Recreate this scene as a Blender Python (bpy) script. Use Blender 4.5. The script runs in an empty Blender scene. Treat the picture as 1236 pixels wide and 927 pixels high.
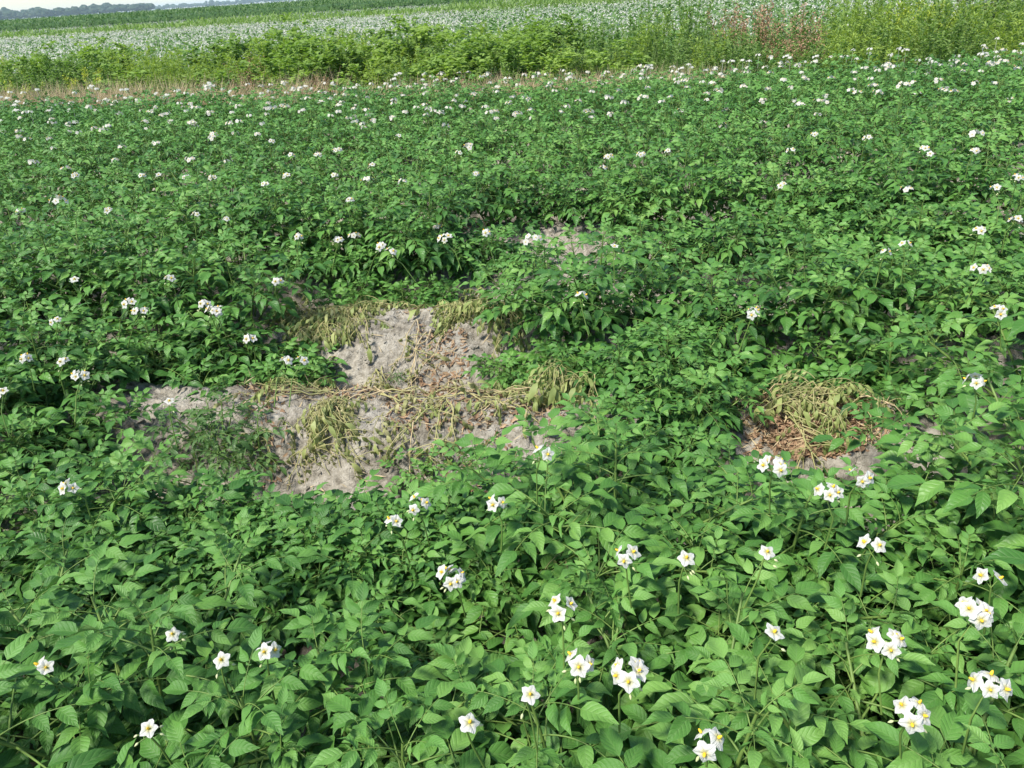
import bpy, math, random
import numpy as np
from mathutils import Matrix, Vector, Euler

random.seed(7)
rng = np.random.default_rng(7)
sc = bpy.context.scene
R = math.radians

# ------------------------------------------------------------------ camera
W, H, F = 1236.0, 927.0, 928.0
CAM_Z = 1.6
cam_rot = (Matrix.Rotation(R(12), 4, 'Z') @ Matrix.Rotation(R(90 - 27.3), 4, 'X') @ Matrix.Rotation(R(-3.75), 4, 'Z'))
cam_d = bpy.data.cameras.new('camera')
cam_d.sensor_width = 36
cam_d.lens = F / W * 36
cam_d.clip_start = 0.05
cam_d.clip_end = 6000
cam = bpy.data.objects.new('camera', cam_d)
cam.matrix_world = Matrix.Translation((0, 0, CAM_Z)) @ cam_rot
sc.collection.objects.link(cam)
sc.camera = cam
M3 = np.array(cam_rot.to_3x3())
C0 = np.array([0, 0, CAM_Z])


def at(px, py, z):
    d = M3 @ np.array([px - W / 2, -(py - H / 2), -F])
    return C0 + d * ((z - CAM_Z) / d[2])


def proj(x, y, z):
    v = M3.T @ (np.array([x, y, z]) - C0)
    if v[2] > -0.05:
        return -9999, -9999
    return W / 2 + F * v[0] / -v[2], H / 2 - F * v[1] / -v[2]


# ------------------------------------------------------------------ light
SUN_EL, SUN_AZ = R(56), R(222)          # azimuth from +Y (north) clockwise
world = bpy.data.worlds.new('World')
sc.world = world
world.use_nodes = True
wn = world.node_tree.nodes
wl = world.node_tree.links
wn.clear()
sky = wn.new('ShaderNodeTexSky')
sky.sky_type = 'NISHITA'
sky.sun_disc = False
sky.sun_elevation = SUN_EL
sky.sun_rotation = SUN_AZ
sky.air_density = 1.0
sky.dust_density = 0.4
sky.ozone_density = 1.0
bg = wn.new('ShaderNodeBackground')
bg.inputs['Strength'].default_value = 0.125
wo = wn.new('ShaderNodeOutputWorld')
wl.new(sky.outputs[0], bg.inputs[0])
wl.new(bg.outputs[0], wo.inputs[0])
sun_d = bpy.data.lights.new('sun', 'SUN')
sun_d.energy = 4.3
sun_d.angle = R(10)
sun_d.color = (1.0, 0.95, 0.87)
sun = bpy.data.objects.new('sun', sun_d)
sv = Vector((math.sin(SUN_AZ) * math.cos(SUN_EL), math.cos(SUN_AZ) * math.cos(SUN_EL), math.sin(SUN_EL)))
sun.rotation_euler = sv.to_track_quat('Z', 'Y').to_euler()
sun.location = sv * 40
sc.collection.objects.link(sun)
sc.view_settings.view_transform = 'Standard'
sc.view_settings.look = 'None'
sc.view_settings.exposure = 0.66
sc.view_settings.gamma = 1
sc.cycles.max_bounces = 8
sc.cycles.diffuse_bounces = 3
sc.cycles.transmission_bounces = 6
sc.cycles.volume_bounces = 1

COL = sc.collection


# ------------------------------------------------------------------ materials
def mat(name):
    m = bpy.data.materials.new(name)
    m.use_nodes = True
    nt = m.node_tree
    nt.nodes.clear()
    return m, nt, nt.nodes, nt.links


def ramp(n, stops):
    r = n.new('ShaderNodeValToRGB')
    e = r.color_ramp.elements
    while len(e) > len(stops):
        e.remove(e[-1])
    while len(e) < len(stops):
        e.new(0.5)
    for k, (p, c) in enumerate(stops):
        e[k].position = p
        e[k].color = (*c, 1)
    return r


def mth(n, l, op, a, b=None, c=None):
    q = n.new('ShaderNodeMath')
    q.operation = op
    for i, v in enumerate((a, b, c)):
        if v is None:
            continue
        if isinstance(v, (int, float)):
            q.inputs[i].default_value = v
        else:
            l.new(v, q.inputs[i])
    return q.outputs[0]


def leaf_mat(name, stops, rough=0.42, spec=0.5, trans=0.3, veins=True, tcol=(0.14, 0.36, 0.04), vein_mix=0.22):
    m, nt, n, l = mat(name)
    oi = n.new('ShaderNodeObjectInfo')
    ge = n.new('ShaderNodeNewGeometry')
    tc = n.new('ShaderNodeTexCoord')
    no = n.new('ShaderNodeTexNoise')
    no.inputs['Scale'].default_value = 30
    l.new(tc.outputs['Object'], no.inputs['Vector'])
    s = mth(n, l, 'MULTIPLY', oi.outputs['Random'], 0.5)
    s = mth(n, l, 'MULTIPLY_ADD', ge.outputs['Random Per Island'], 0.35, s)
    s = mth(n, l, 'MULTIPLY_ADD', no.outputs[0], 0.3, s)
    pn = n.new('ShaderNodeTexNoise')
    pn.inputs['Scale'].default_value = 1.1
    l.new(ge.outputs['Position'], pn.inputs['Vector'])
    s = mth(n, l, 'MULTIPLY_ADD', mth(n, l, 'SUBTRACT', pn.outputs[0], 0.5), 0.9, s)
    s = mth(n, l, 'SUBTRACT', s, 0.07)
    r = ramp(n, stops)
    l.new(s, r.inputs[0])
    col = r.outputs[0]
    p = n.new('ShaderNodeBsdfPrincipled')
    if veins:
        uv = n.new('ShaderNodeUVMap')
        sp = n.new('ShaderNodeSeparateXYZ')
        l.new(uv.outputs[0], sp.inputs[0])
        u = mth(n, l, 'ABSOLUTE', mth(n, l, 'MULTIPLY_ADD', sp.outputs[0], 2.0, -1.0))
        mid = mth(n, l, 'LESS_THAN', u, 0.07)
        ph = mth(n, l, 'MULTIPLY', mth(n, l, 'SUBTRACT', sp.outputs[1], mth(n, l, 'MULTIPLY', u, 0.24)), 6.5)
        fr = mth(n, l, 'ABSOLUTE', mth(n, l, 'SUBTRACT', mth(n, l, 'FRACT', ph), 0.5))   # 0.5 at vein
        sv_ = mth(n, l, 'GREATER_THAN', fr, 0.455)
        vm = mth(n, l, 'MAXIMUM', mid, sv_)
        mx = n.new('ShaderNodeMix')
        mx.data_type = 'RGBA'
        l.new(mth(n, l, 'MULTIPLY', vm, vein_mix), mx.inputs[0])
        l.new(col, mx.inputs[6])
        mx.inputs[7].default_value = (0.22, 0.34, 0.12, 1)
        col = mx.outputs[2]
        hgt = mth(n, l, 'SUBTRACT', 0.5, mth(n, l, 'POWER', mth(n, l, 'MULTIPLY', fr, 2.0), 3.0))
        hgt = mth(n, l, 'SUBTRACT', hgt, mth(n, l, 'MULTIPLY', mid, 0.6))
        n2 = n.new('ShaderNodeTexNoise')
        n2.inputs['Scale'].default_value = 160
        l.new(tc.outputs['Object'], n2.inputs['Vector'])
        hgt = mth(n, l, 'MULTIPLY_ADD', n2.outputs[0], 0.5, hgt)
        bp = n.new('ShaderNodeBump')
        bp.inputs['Strength'].default_value = 0.45
        bp.inputs['Distance'].default_value = 0.0018
        l.new(hgt, bp.inputs['Height'])
        l.new(bp.outputs[0], p.inputs['Normal'])
    # backs of leaves are paler
    mb = n.new('ShaderNodeMix')
    mb.data_type = 'RGBA'
    l.new(mth(n, l, 'MULTIPLY', ge.outputs['Backfacing'], 0.45), mb.inputs[0])
    l.new(col, mb.inputs[6])
    mb.inputs[7].default_value = (0.20, 0.29, 0.12, 1)
    l.new(mb.outputs[2], p.inputs['Base Color'])
    p.inputs['Roughness'].default_value = rough
    p.inputs['Specular IOR Level'].default_value = spec
    tr = n.new('ShaderNodeBsdfTranslucent')
    tm = n.new('ShaderNodeMix')
    tm.data_type = 'RGBA'
    tm.inputs[0].default_value = 0.5
    l.new(col, tm.inputs[6])
    tm.inputs[7].default_value = (*tcol, 1)
    l.new(tm.outputs[2], tr.inputs[0])
    ms = n.new('ShaderNodeMixShader')
    ms.inputs[0].default_value = trans
    l.new(p.outputs[0], ms.inputs[1])
    l.new(tr.outputs[0], ms.inputs[2])
    o = n.new('ShaderNodeOutputMaterial')
    l.new(ms.outputs[0], o.inputs[0])
    return m


def plain_mat(name, stops, rough=0.7, scale=40, spec=0.3, rnd=0.5, trans=0.0, bump=0.0):
    m, nt, n, l = mat(name)
    oi = n.new('ShaderNodeObjectInfo')
    ge = n.new('ShaderNodeNewGeometry')
    tc = n.new('ShaderNodeTexCoord')
    no = n.new('ShaderNodeTexNoise')
    no.inputs['Scale'].default_value = scale
    l.new(tc.outputs['Object'], no.inputs['Vector'])
    s = mth(n, l, 'MULTIPLY', oi.outputs['Random'], rnd * 0.5)
    s = mth(n, l, 'MULTIPLY_ADD', ge.outputs['Random Per Island'], rnd * 0.6, s)
    s = mth(n, l, 'MULTIPLY_ADD', no.outputs[0], 1.2 - rnd, s)
    s = mth(n, l, 'SUBTRACT', s, 0.1)
    r = ramp(n, stops)
    l.new(s, r.inputs[0])
    p = n.new('ShaderNodeBsdfPrincipled')
    l.new(r.outputs[0], p.inputs['Base Color'])
    p.inputs['Roughness'].default_value = rough
    p.inputs['Specular IOR Level'].default_value = spec
    if bump:
        bp = n.new('ShaderNodeBump')
        bp.inputs['Strength'].default_value = bump
        bp.inputs['Distance'].default_value = 0.004
        l.new(no.outputs[0], bp.inputs['Height'])
        l.new(bp.outputs[0], p.inputs['Normal'])
    o = n.new('ShaderNodeOutputMaterial')
    if trans:
        tr = n.new('ShaderNodeBsdfTranslucent')
        l.new(r.outputs[0], tr.inputs[0])
        ms = n.new('ShaderNodeMixShader')
        ms.inputs[0].default_value = trans
        l.new(p.outputs[0], ms.inputs[1])
        l.new(tr.outputs[0], ms.inputs[2])
        l.new(ms.outputs[0], o.inputs[0])
    else:
        l.new(p.outputs[0], o.inputs[0])
    return m


def soil_mat():
    m, nt, n, l = mat('soil')
    ge = n.new('ShaderNodeNewGeometry')

    def noise(scale, detail=6, rough=0.6):
        q = n.new('ShaderNodeTexNoise')
        q.inputs['Scale'].default_value = scale
        q.inputs['Detail'].default_value = detail
        q.inputs['Roughness'].default_value = rough
        l.new(ge.outputs['Position'], q.inputs['Vector'])
        return q.outputs[0]
    a = noise(5)
    b = noise(38)
    c = noise(170, 4, 0.7)
    s = mth(n, l, 'MULTIPLY_ADD', b, 0.6, mth(n, l, 'MULTIPLY', a, 0.4))
    r = ramp(n, [(0.38, (0.185, 0.165, 0.128)), (0.48, (0.325, 0.295, 0.236)), (0.60, (0.465, 0.43, 0.355))])
    l.new(s, r.inputs[0])
    p = n.new('ShaderNodeBsdfPrincipled')
    l.new(r.outputs[0], p.inputs['Base Color'])
    p.inputs['Roughness'].default_value = 0.95
    p.inputs['Specular IOR Level'].default_value = 0.1
    vo = n.new('ShaderNodeTexVoronoi')
    vo.feature = 'DISTANCE_TO_EDGE'
    vo.inputs['Scale'].default_value = 26
    l.new(ge.outputs['Position'], vo.inputs['Vector'])
    cr = mth(n, l, 'MINIMUM', mth(n, l, 'MULTIPLY', vo.outputs['Distance'], 6), 0.5)
    hh = mth(n, l, 'MULTIPLY_ADD', c, 0.6, b)
    hh = mth(n, l, 'MULTIPLY_ADD', cr, 0.35, hh)
    bp = n.new('ShaderNodeBump')
    bp.inputs['Strength'].default_value = 1.0
    bp.inputs['Distance'].default_value = 0.014
    l.new(hh, bp.inputs['Height'])
    l.new(bp.outputs[0], p.inputs['Normal'])
    o = n.new('ShaderNodeOutputMaterial')
    l.new(p.outputs[0], o.inputs[0])
    return m


M = {}
M['soil'] = soil_mat()
M['leaf'] = leaf_mat('potato_leaf', [(0.0, (0.025, 0.084, 0.016)), (0.35, (0.056, 0.160, 0.028)), (0.65, (0.096, 0.236, 0.040)), (1.0, (0.180, 0.340, 0.070))], rough=0.44, spec=0.34, trans=0.16, vein_mix=0.16)
M['leaf_pale'] = leaf_mat('sick_leaf', [(0.0, (0.055, 0.125, 0.03)), (0.5, (0.09, 0.19, 0.045)), (1.0, (0.16, 0.26, 0.06))], trans=0.3)
M['leaf_young'] = leaf_mat('young_potato_leaf', [(0.0, (0.065, 0.185, 0.032)), (0.5, (0.115, 0.275, 0.050)), (1.0, (0.20, 0.37, 0.080))], rough=0.42, spec=0.4, trans=0.2, vein_mix=0.16)
M['wilt'] = leaf_mat('wilted_leaf', [(0.0, (0.17, 0.23, 0.06)), (0.5, (0.33, 0.39, 0.12)), (1.0, (0.54, 0.48, 0.25))], veins=False, tcol=(0.35, 0.38, 0.08), rough=0.6)
M['stem'] = plain_mat('green_stem', [(0.2, (0.08, 0.15, 0.03)), (0.8, (0.17, 0.26, 0.06))], rough=0.5)
M['wilt_stem'] = plain_mat('wilted_stem', [(0.2, (0.22, 0.25, 0.08)), (0.8, (0.44, 0.38, 0.18))], rough=0.6, scale=25)
M['dry_stem'] = plain_mat('dry_stem', [(0.2, (0.34, 0.25, 0.12)), (0.8, (0.52, 0.42, 0.25))], rough=0.8)
M['litter'] = plain_mat('dead_leaf', [(0.0, (0.15, 0.09, 0.05)), (0.4, (0.30, 0.19, 0.11)), (0.75, (0.44, 0.32, 0.19)), (1.0, (0.55, 0.45, 0.30))], rough=0.8, rnd=0.9, trans=0.1)
M['petal'] = plain_mat('white_petal', [(0.0, (0.66, 0.62, 0.54)), (1.0, (0.78, 0.76, 0.70))], rough=0.6, trans=0.42, rnd=0.7)
M['anther'] = plain_mat('yellow_anther', [(0.0, (0.72, 0.40, 0.02)), (1.0, (0.85, 0.55, 0.04))], rough=0.5)
M['bud'] = plain_mat('flower_bud', [(0.0, (0.35, 0.42, 0.16)), (1.0, (0.62, 0.62, 0.38))], rough=0.6)
M['dry_grass'] = plain_mat('dry_grass', [(0.0, (0.42, 0.33, 0.18)), (0.5, (0.58, 0.47, 0.28)), (1.0, (0.74, 0.63, 0.40))], rough=0.8, trans=0.2, rnd=0.9)


# ------------------------------------------------------------------ mesh helpers
class Acc:
    """collects arrays of vertices and faces (quads or triangles) for one mesh"""

    def __init__(s):
        s.V, s.F, s.U, s.MI, s.n = [], [], [], [], 0

    def add(s, V, faces, uv=None, mi=0):
        V = np.asarray(V, float)
        faces = np.asarray(faces, int)
        s.V.append(V)
        s.F.append(faces + s.n)
        s.U.append(uv if uv is not None else np.zeros((len(V), 2)))
        s.MI.append(np.full(len(faces), mi))
        s.n += len(V)

    def add_acc(s, a, mtx=None, mi=None):
        V, fs, U, MI = a.arrays()
        if mtx is not None:
            m = np.array(mtx)
            V = V @ m[:3, :3].T + m[:3, 3]
        k = 0
        first = True
        for f, mm in zip(fs, MI):
            if first:
                s.V.append(V)
                s.U.append(U)
                base = s.n
                s.n += len(V)
                first = False
            s.F.append(f + base)
            s.MI.append(mm if mi is None else np.full(len(f), mi))

    def arrays(s):
        if len(s.V) > 1:
            s.V = [np.concatenate(s.V)]
            s.U = [np.concatenate(s.U)]
            # group faces by size
            out, om = [], []
            for k in (3, 4):
                ff = [f for f in s.F if f.shape[1] == k]
                mm = [q for f, q in zip(s.F, s.MI) if f.shape[1] == k]
                if ff:
                    out.append(np.concatenate(ff))
                    om.append(np.concatenate(mm))
            s.F, s.MI = out, om
        return s.V[0], s.F, s.U[0], s.MI

    def mesh(s, name, mats, smooth=True, uv=True):
        V, fs, U, MI = s.arrays()
        me = bpy.data.meshes.new(name)
        me.vertices.add(len(V))
        me.vertices.foreach_set('co', V.astype(np.float32).ravel())
        idx = np.concatenate([f.ravel() for f in fs]).astype(np.int32)
        tot = np.concatenate([np.full(len(f), f.shape[1]) for f in fs]).astype(np.int32)
        st = np.concatenate([[0], np.cumsum(tot)[:-1]]).astype(np.int32)
        me.loops.add(len(idx))
        me.polygons.add(len(tot))
        me.loops.foreach_set('vertex_index', idx)
        me.polygons.foreach_set('loop_start', st)
        me.polygons.foreach_set('loop_total', tot)
        me.polygons.foreach_set('material_index', np.concatenate(MI).astype(np.int32))
        me.polygons.foreach_set('use_smooth', np.full(len(tot), smooth))
        if uv:
            ul = me.uv_layers.new(name='UVMap')
            ul.data.foreach_set('uv', U[idx].astype(np.float32).ravel())
        for m_ in mats:
            me.materials.append(m_)
        me.update(calc_edges=True)
        me.validate()
        return me


def tube(acc, pts, rads, n=5, mi=0):
    pts = np.asarray(pts, float)
    k = len(pts)
    t = np.gradient(pts, axis=0)
    t /= np.linalg.norm(t, axis=1)[:, None] + 1e-9
    up = np.array([0.13, 0.31, 1.0])
    a = np.cross(t, up)
    nn = np.linalg.norm(a, axis=1)
    a[nn < 0.1] = np.cross(t[nn < 0.1], [1, 0, 0])
    a /= np.linalg.norm(a, axis=1)[:, None]
    b = np.cross(t, a)
    th = np.arange(n) / n * 2 * math.pi
    V = pts[:, None, :] + np.asarray(rads)[:, None, None] * (a[:, None, :] * np.cos(th)[None, :, None] + b[:, None, :] * np.sin(th)[None, :, None])
    f = []
    for i in range(k - 1):
        for j in range(n):
            j2 = (j + 1) % n
            f.append((i * n + j, i * n + j2, (i + 1) * n + j2, (i + 1) * n + j))
    acc.add(V.reshape(-1, 3), f, mi=mi)


def obj(name, me, parent=None, mtx=None, label=None, cat=None, group=None, kind=None):
    o = bpy.data.objects.new(name, me)
    if mtx is not None:
        o.matrix_local = mtx
    if parent is not None:
        o.parent = parent
    COL.objects.link(o)
    if label:
        o['label'] = label
    if cat:
        o['category'] = cat
    if group:
        o['group'] = group
    if kind:
        o['kind'] = kind
    return o


# value noise
_perm = rng.random((256, 256))


def vnoise(x, y):
    xi = np.floor(x).astype(int)
    yi = np.floor(y).astype(int)
    fx = x - xi
    fy = y - yi
    fx = fx * fx * (3 - 2 * fx)
    fy = fy * fy * (3 - 2 * fy)
    g = lambda a, b: _perm[a & 255, b & 255]
    return (g(xi, yi) * (1 - fx) + g(xi + 1, yi) * fx) * (1 - fy) + (g(xi, yi + 1) * (1 - fx) + g(xi + 1, yi + 1) * fx) * fy


def fbm(x, y, s, o=4, r=0.55):
    v = 0
    a = 1.0
    t = 0
    for i in range(o):
        v = v + a * (vnoise(x * s + 17.3 * i, y * s + 5.1 * i) - 0.5)
        t += a
        a *= r
        s *= 2.03
    return v / t


# ------------------------------------------------------------------ ground
ROW0, SP = 2.43, 0.80
FIELD_END = 10.75


def hgt(x, y):
    x = np.asarray(x, float)
    y = np.asarray(y, float)
    ph = (y - ROW0 + 0.05 * fbm(x, y * 0 + 3, 1.3, 2)) / SP
    d = np.abs(ph - np.round(ph)) * 2
    prof = 1 - np.clip((d - 0.22) / 0.70, 0, 1) ** 1.25
    prof = prof * prof * (3 - 2 * prof) * 0.45 + prof * 0.55
    edge = np.clip((FIELD_END - y) / 0.4, 0, 1)
    near = np.clip(1 - np.abs(y - 3.5) / 14, 0, 1)
    h = 0.215 * prof * edge
    h = h + 0.05 * fbm(x, y, 3.0, 2) * near
    n1 = fbm(x, y, 11, 3)
    n2 = fbm(x + 9, y, 38, 3)
    h = h + (0.060 * n1 + 0.055 * n2 + 0.022 * np.abs(fbm(x, y + 4, 70, 2))) * near
    far = np.clip((np.hypot(x, y) - 60) / 400, 0, 1)
    return h - 0.0 * far


def hpt(x, y):
    return float(hgt(np.array([x]), np.array([y]))[0])


def axis(fine0, fine1, step, lo, hi, g=1.18, cap=1e9):
    a = list(np.arange(fine0, fine1 + 1e-6, step))
    s = step
    v = a[-1]
    while v < hi:
        s = min(s * g, cap)
        v += s
        a.append(v)
    s = step
    v = a[0]
    b = []
    while v > lo:
        s = min(s * g, cap)
        v -= s
        b.append(v)
    return np.array(b[::-1] + a)


gx = axis(-2.7, 1.5, 0.012, -3500, 3500)
gy = np.concatenate([np.array([-3000, -1000, -300, -100, -30, -10, -5, -3, -2, -1.2]), np.arange(-0.6, 1.9, 0.05), np.arange(1.9, 4.95, 0.012), np.arange(5.0, 11.2, 0.05)])
s_, v_ = 0.05, gy[-1]
ext = []
while v_ < 4500:
    s_ *= 1.22
    v_ += s_
    ext.append(v_)
gy = np.concatenate([gy, ext])
X, Y = np.meshgrid(gx, gy)
Z = hgt(X, Y)
nx, ny = len(gx), len(gy)
ii = np.arange(ny - 1)[:, None] * nx + np.arange(nx - 1)[None, :]
ii = ii.ravel()
ga = Acc()
ga.add(np.stack([X.ravel(), Y.ravel(), Z.ravel()], 1), np.stack([ii, ii + 1, ii + nx + 1, ii + nx], 1))
obj('ground', ga.mesh('ground', [M['soil']], uv=False), label='pale grey clumpy soil raised in parallel ridges', cat='ground', kind='structure')


# ------------------------------------------------------------------ potato leaf
def leaflet_arrays(nv, nu, seed, width=0.60, fold=0.62, droop=0.6, wave=0.05, curl=0.0):
    """one leaflet of unit length along +X, face up +Z"""
    r = np.random.default_rng(seed)
    v = np.linspace(0, 1, nv + 1)
    w = width * 0.5 * (np.sin(np.pi * np.clip(v, 0, 1) ** 0.68) ** 1.0) * (1 - 0.22 * v) * 1.08
    w[0] = 0.012
    w[-1] = 0.006
    bend = droop * r.uniform(0.6, 1.3)
    side = r.uniform(-0.12, 0.12)
    th = -bend * v ** 1.3 + 0.15
    dx = np.cos(th) / nv
    dz = np.sin(th) / nv
    cx = np.concatenate([[0], np.cumsum(dx[1:])])
    cz = np.concatenate([[0], np.cumsum(dz[1:])])
    u = np.linspace(-1, 1, nu + 1)
    f = fold * r.uniform(0.6, 1.4)
    ph = r.uniform(0, 6.28, 2)
    V, U = [], []
    for i in range(nv + 1):
        for j in range(nu + 1):
            a = abs(u[j])
            y = u[j] * w[i] * (1 - curl * 0.3 * a)
            z = cz[i] + f * a * w[i] - (0.38 * f + curl) * a * a * w[i]
            z -= 0.0
            z += wave * math.sin(v[i] * 9 + ph[0 if u[j] > 0 else 1]) * a * a * math.sin(math.pi * v[i])
            x = cx[i] + 0.05 * a * w[i] + (0.012 * math.sin(v[i] * 40) * a if nv > 6 else 0)
            V.append((x, y + side * v[i] ** 2, z))
            U.append((u[j] * 0.5 + 0.5, v[i]))
    q = nu + 1
    Fs = [(i * q + j, (i + 1) * q + j, (i + 1) * q + j + 1, i * q + j + 1) for i in range(nv) for j in range(nu)]
    Fs = [f_[::-1] for f_ in Fs]
    a = Acc()
    a.add(V, Fs, np.array(U))
    # make normals point up
    p0, p1, p2 = (np.array(V[k]) for k in Fs[len(Fs) // 2][:3])
    if np.cross(p1 - p0, p2 - p0)[2] < 0:
        a.F = [f_[:, ::-1] for f_ in a.F]
    return a


NL = 8
LF_HI = [leaflet_arrays(8, 4, 100 + i, width=random.uniform(0.44, 0.54)) for i in range(NL)]
LF_LO = [leaflet_arrays(3, 2, 100 + i, width=random.uniform(0.48, 0.58)) for i in range(NL)]
LF_WILT = [leaflet_arrays(5, 2, 300 + i, width=0.34, fold=0.9, droop=1.5, wave=0.1, curl=0.6) for i in range(NL)]
LF_NARROW = [leaflet_arrays(5, 2, 400 + i, width=0.36, fold=0.7, droop=0.9, wave=0.08) for i in range(NL)]


def leaf_spec(seed, L=0.19, style='normal'):
    """rachis curve and a list of leaflets (variant, matrix)"""
    r = random.Random(seed)
    up0 = r.uniform(0.15, 0.4)
    dr = r.uniform(0.55, 1.0)
    if style == 'wilt':
        up0, dr = 0.1, r.uniform(1.0, 1.9)
    n = 9
    pts = [Vector((0, 0, 0))]
    ang = []
    yaw = r.uniform(-0.25, 0.25)
    for i in range(n):
        s = (i + 0.5) / n
        a = up0 - dr * s ** 1.2
        yy = yaw * s
        ang.append((a, yy))
        pts.append(pts[-1] + Vector((math.cos(a) * math.cos(yy), math.cos(a) * math.sin(yy), math.sin(a))) * (L / n))
    ang.append(ang[-1])
    leaflets = []
    big = 0.079 * L / 0.19
    pairs = [(0.30, 0.66), (0.55, 0.90), (0.80, 1.0)]
    if r.random() < 0.3:
        pairs = pairs[1:]
    for s, k in pairs:
        for sd in (-1, 1):
            ss = s + r.uniform(-0.025, 0.025)
            i = ss * n
            i0 = int(i)
            p = pts[i0].lerp(pts[i0 + 1], i - i0)
            a, yy = ang[i0]
            kk = big * k * r.uniform(0.85, 1.12)
            y_ = yy + sd * r.uniform(0.85, 1.1)
            pitch = -a * 0.4 + r.uniform(0.0, 0.35)
            if style == 'wilt':
                pitch += r.uniform(0.4, 1.1)
            m = (Matrix.Translation(p) @ Matrix.Rotation(y_, 4, 'Z') @ Matrix.Rotation(pitch, 4, 'Y')
                 @ Matrix.Rotation(r.uniform(-0.3, 0.3) - sd * 0.1, 4, 'X') @ Matrix.Translation((0.004, 0, 0)) @ Matrix.Scale(kk, 4))
            leaflets.append((r.randrange(NL), m))
    a, yy = ang[-1]
    m = (Matrix.Translation(pts[-1]) @ Matrix.Rotation(yy, 4, 'Z') @ Matrix.Rotation(-a * 0.85, 4, 'Y')
         @ Matrix.Rotation(r.uniform(-0.2, 0.2), 4, 'X') @ Matrix.Scale(big * 1.18 * r.uniform(0.9, 1.12), 4))
    leaflets.append((r.randrange(NL), m))
    # tiny leaflets between the pairs
    small = []
    for s in (0.46, 0.70):
        for sd in (-1, 1):
            i = s * n
            i0 = int(i)
            p = pts[i0].lerp(pts[i0 + 1], i - i0)
            m = (Matrix.Translation(p) @ Matrix.Rotation(sd * r.uniform(1.0, 1.5), 4, 'Z') @ Matrix.Rotation(r.uniform(0, .4), 4, 'Y')
                 @ Matrix.Scale(0.016 * r.uniform(0.7, 1.3), 4))
            small.append((r.randrange(NL), m))
    return pts, leaflets, small


def leaf_mesh(name, spec, bank, mats, lod, smalls=True, rad=0.0016):
    pts, lfs, small = spec
    a = Acc()
    k = 2 if lod else 1
    pp = pts[::k]
    if len(pts) % k == 0:
        pp = pp + [pts[-1]]
    tube(a, [tuple(p) for p in pp], np.linspace(rad * 1.3, rad * 0.6, len(pp)), 3, mi=1)
    for v, m in lfs:
        a.add_acc(bank[v], m, mi=0)
    if smalls and not lod:
        for v, m in small:
            a.add_acc(LF_LO[v], m, mi=0)
    return a.mesh(name, mats)


SPECS = [leaf_spec(i, random.uniform(0.155, 0.195)) for i in range(10)]
NS = len(SPECS)
GREEN = [M['leaf'], M['stem']]
YOUNG = [M['leaf_young'], M['stem']]
ME_HI = [leaf_mesh('leaf', s, LF_HI, GREEN, False) for s in SPECS]
ME_HI_Y = [leaf_mesh('leaf', s, LF_HI, YOUNG, False) for s in SPECS]
ME_LO_Y = [leaf_mesh('leaf', s, LF_LO, YOUNG, True, rad=0.002) for s in SPECS]
ME_LO = [leaf_mesh('leaf', s, LF_LO, GREEN, True, rad=0.002) for s in SPECS]
ME_RACHIS = []
for s in SPECS:
    a_ = Acc()
    tube(a_, [tuple(p) for p in s[0]], np.linspace(0.0022, 0.001, len(s[0])), 5)
    for v, m in s[2]:
        a_.add_acc(LF_LO[v], m, mi=1)
    ME_RACHIS.append(a_.mesh('leaf', [M['stem'], M['leaf']]))
ME_LEAFLET = [q.mesh('leaflet', [M['leaf']]) for q in LF_HI]
ME_LEAFLET_Y = [q.mesh('leaflet', [M['leaf_young']]) for q in LF_HI]
WSPECS = [leaf_spec(50 + i, random.uniform(0.12, 0.17), 'wilt') for i in range(6)]
ME_WILT = [leaf_mesh('leaf', s, LF_WILT, [M['wilt'], M['wilt_stem']], True) for s in WSPECS]
NSPECS = [leaf_spec(80 + i, random.uniform(0.12, 0.16)) for i in range(6)]
ME_NARROW = [leaf_mesh('leaf', s, LF_NARROW, [M['leaf_pale'], M['stem']], True) for s in NSPECS]


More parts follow.
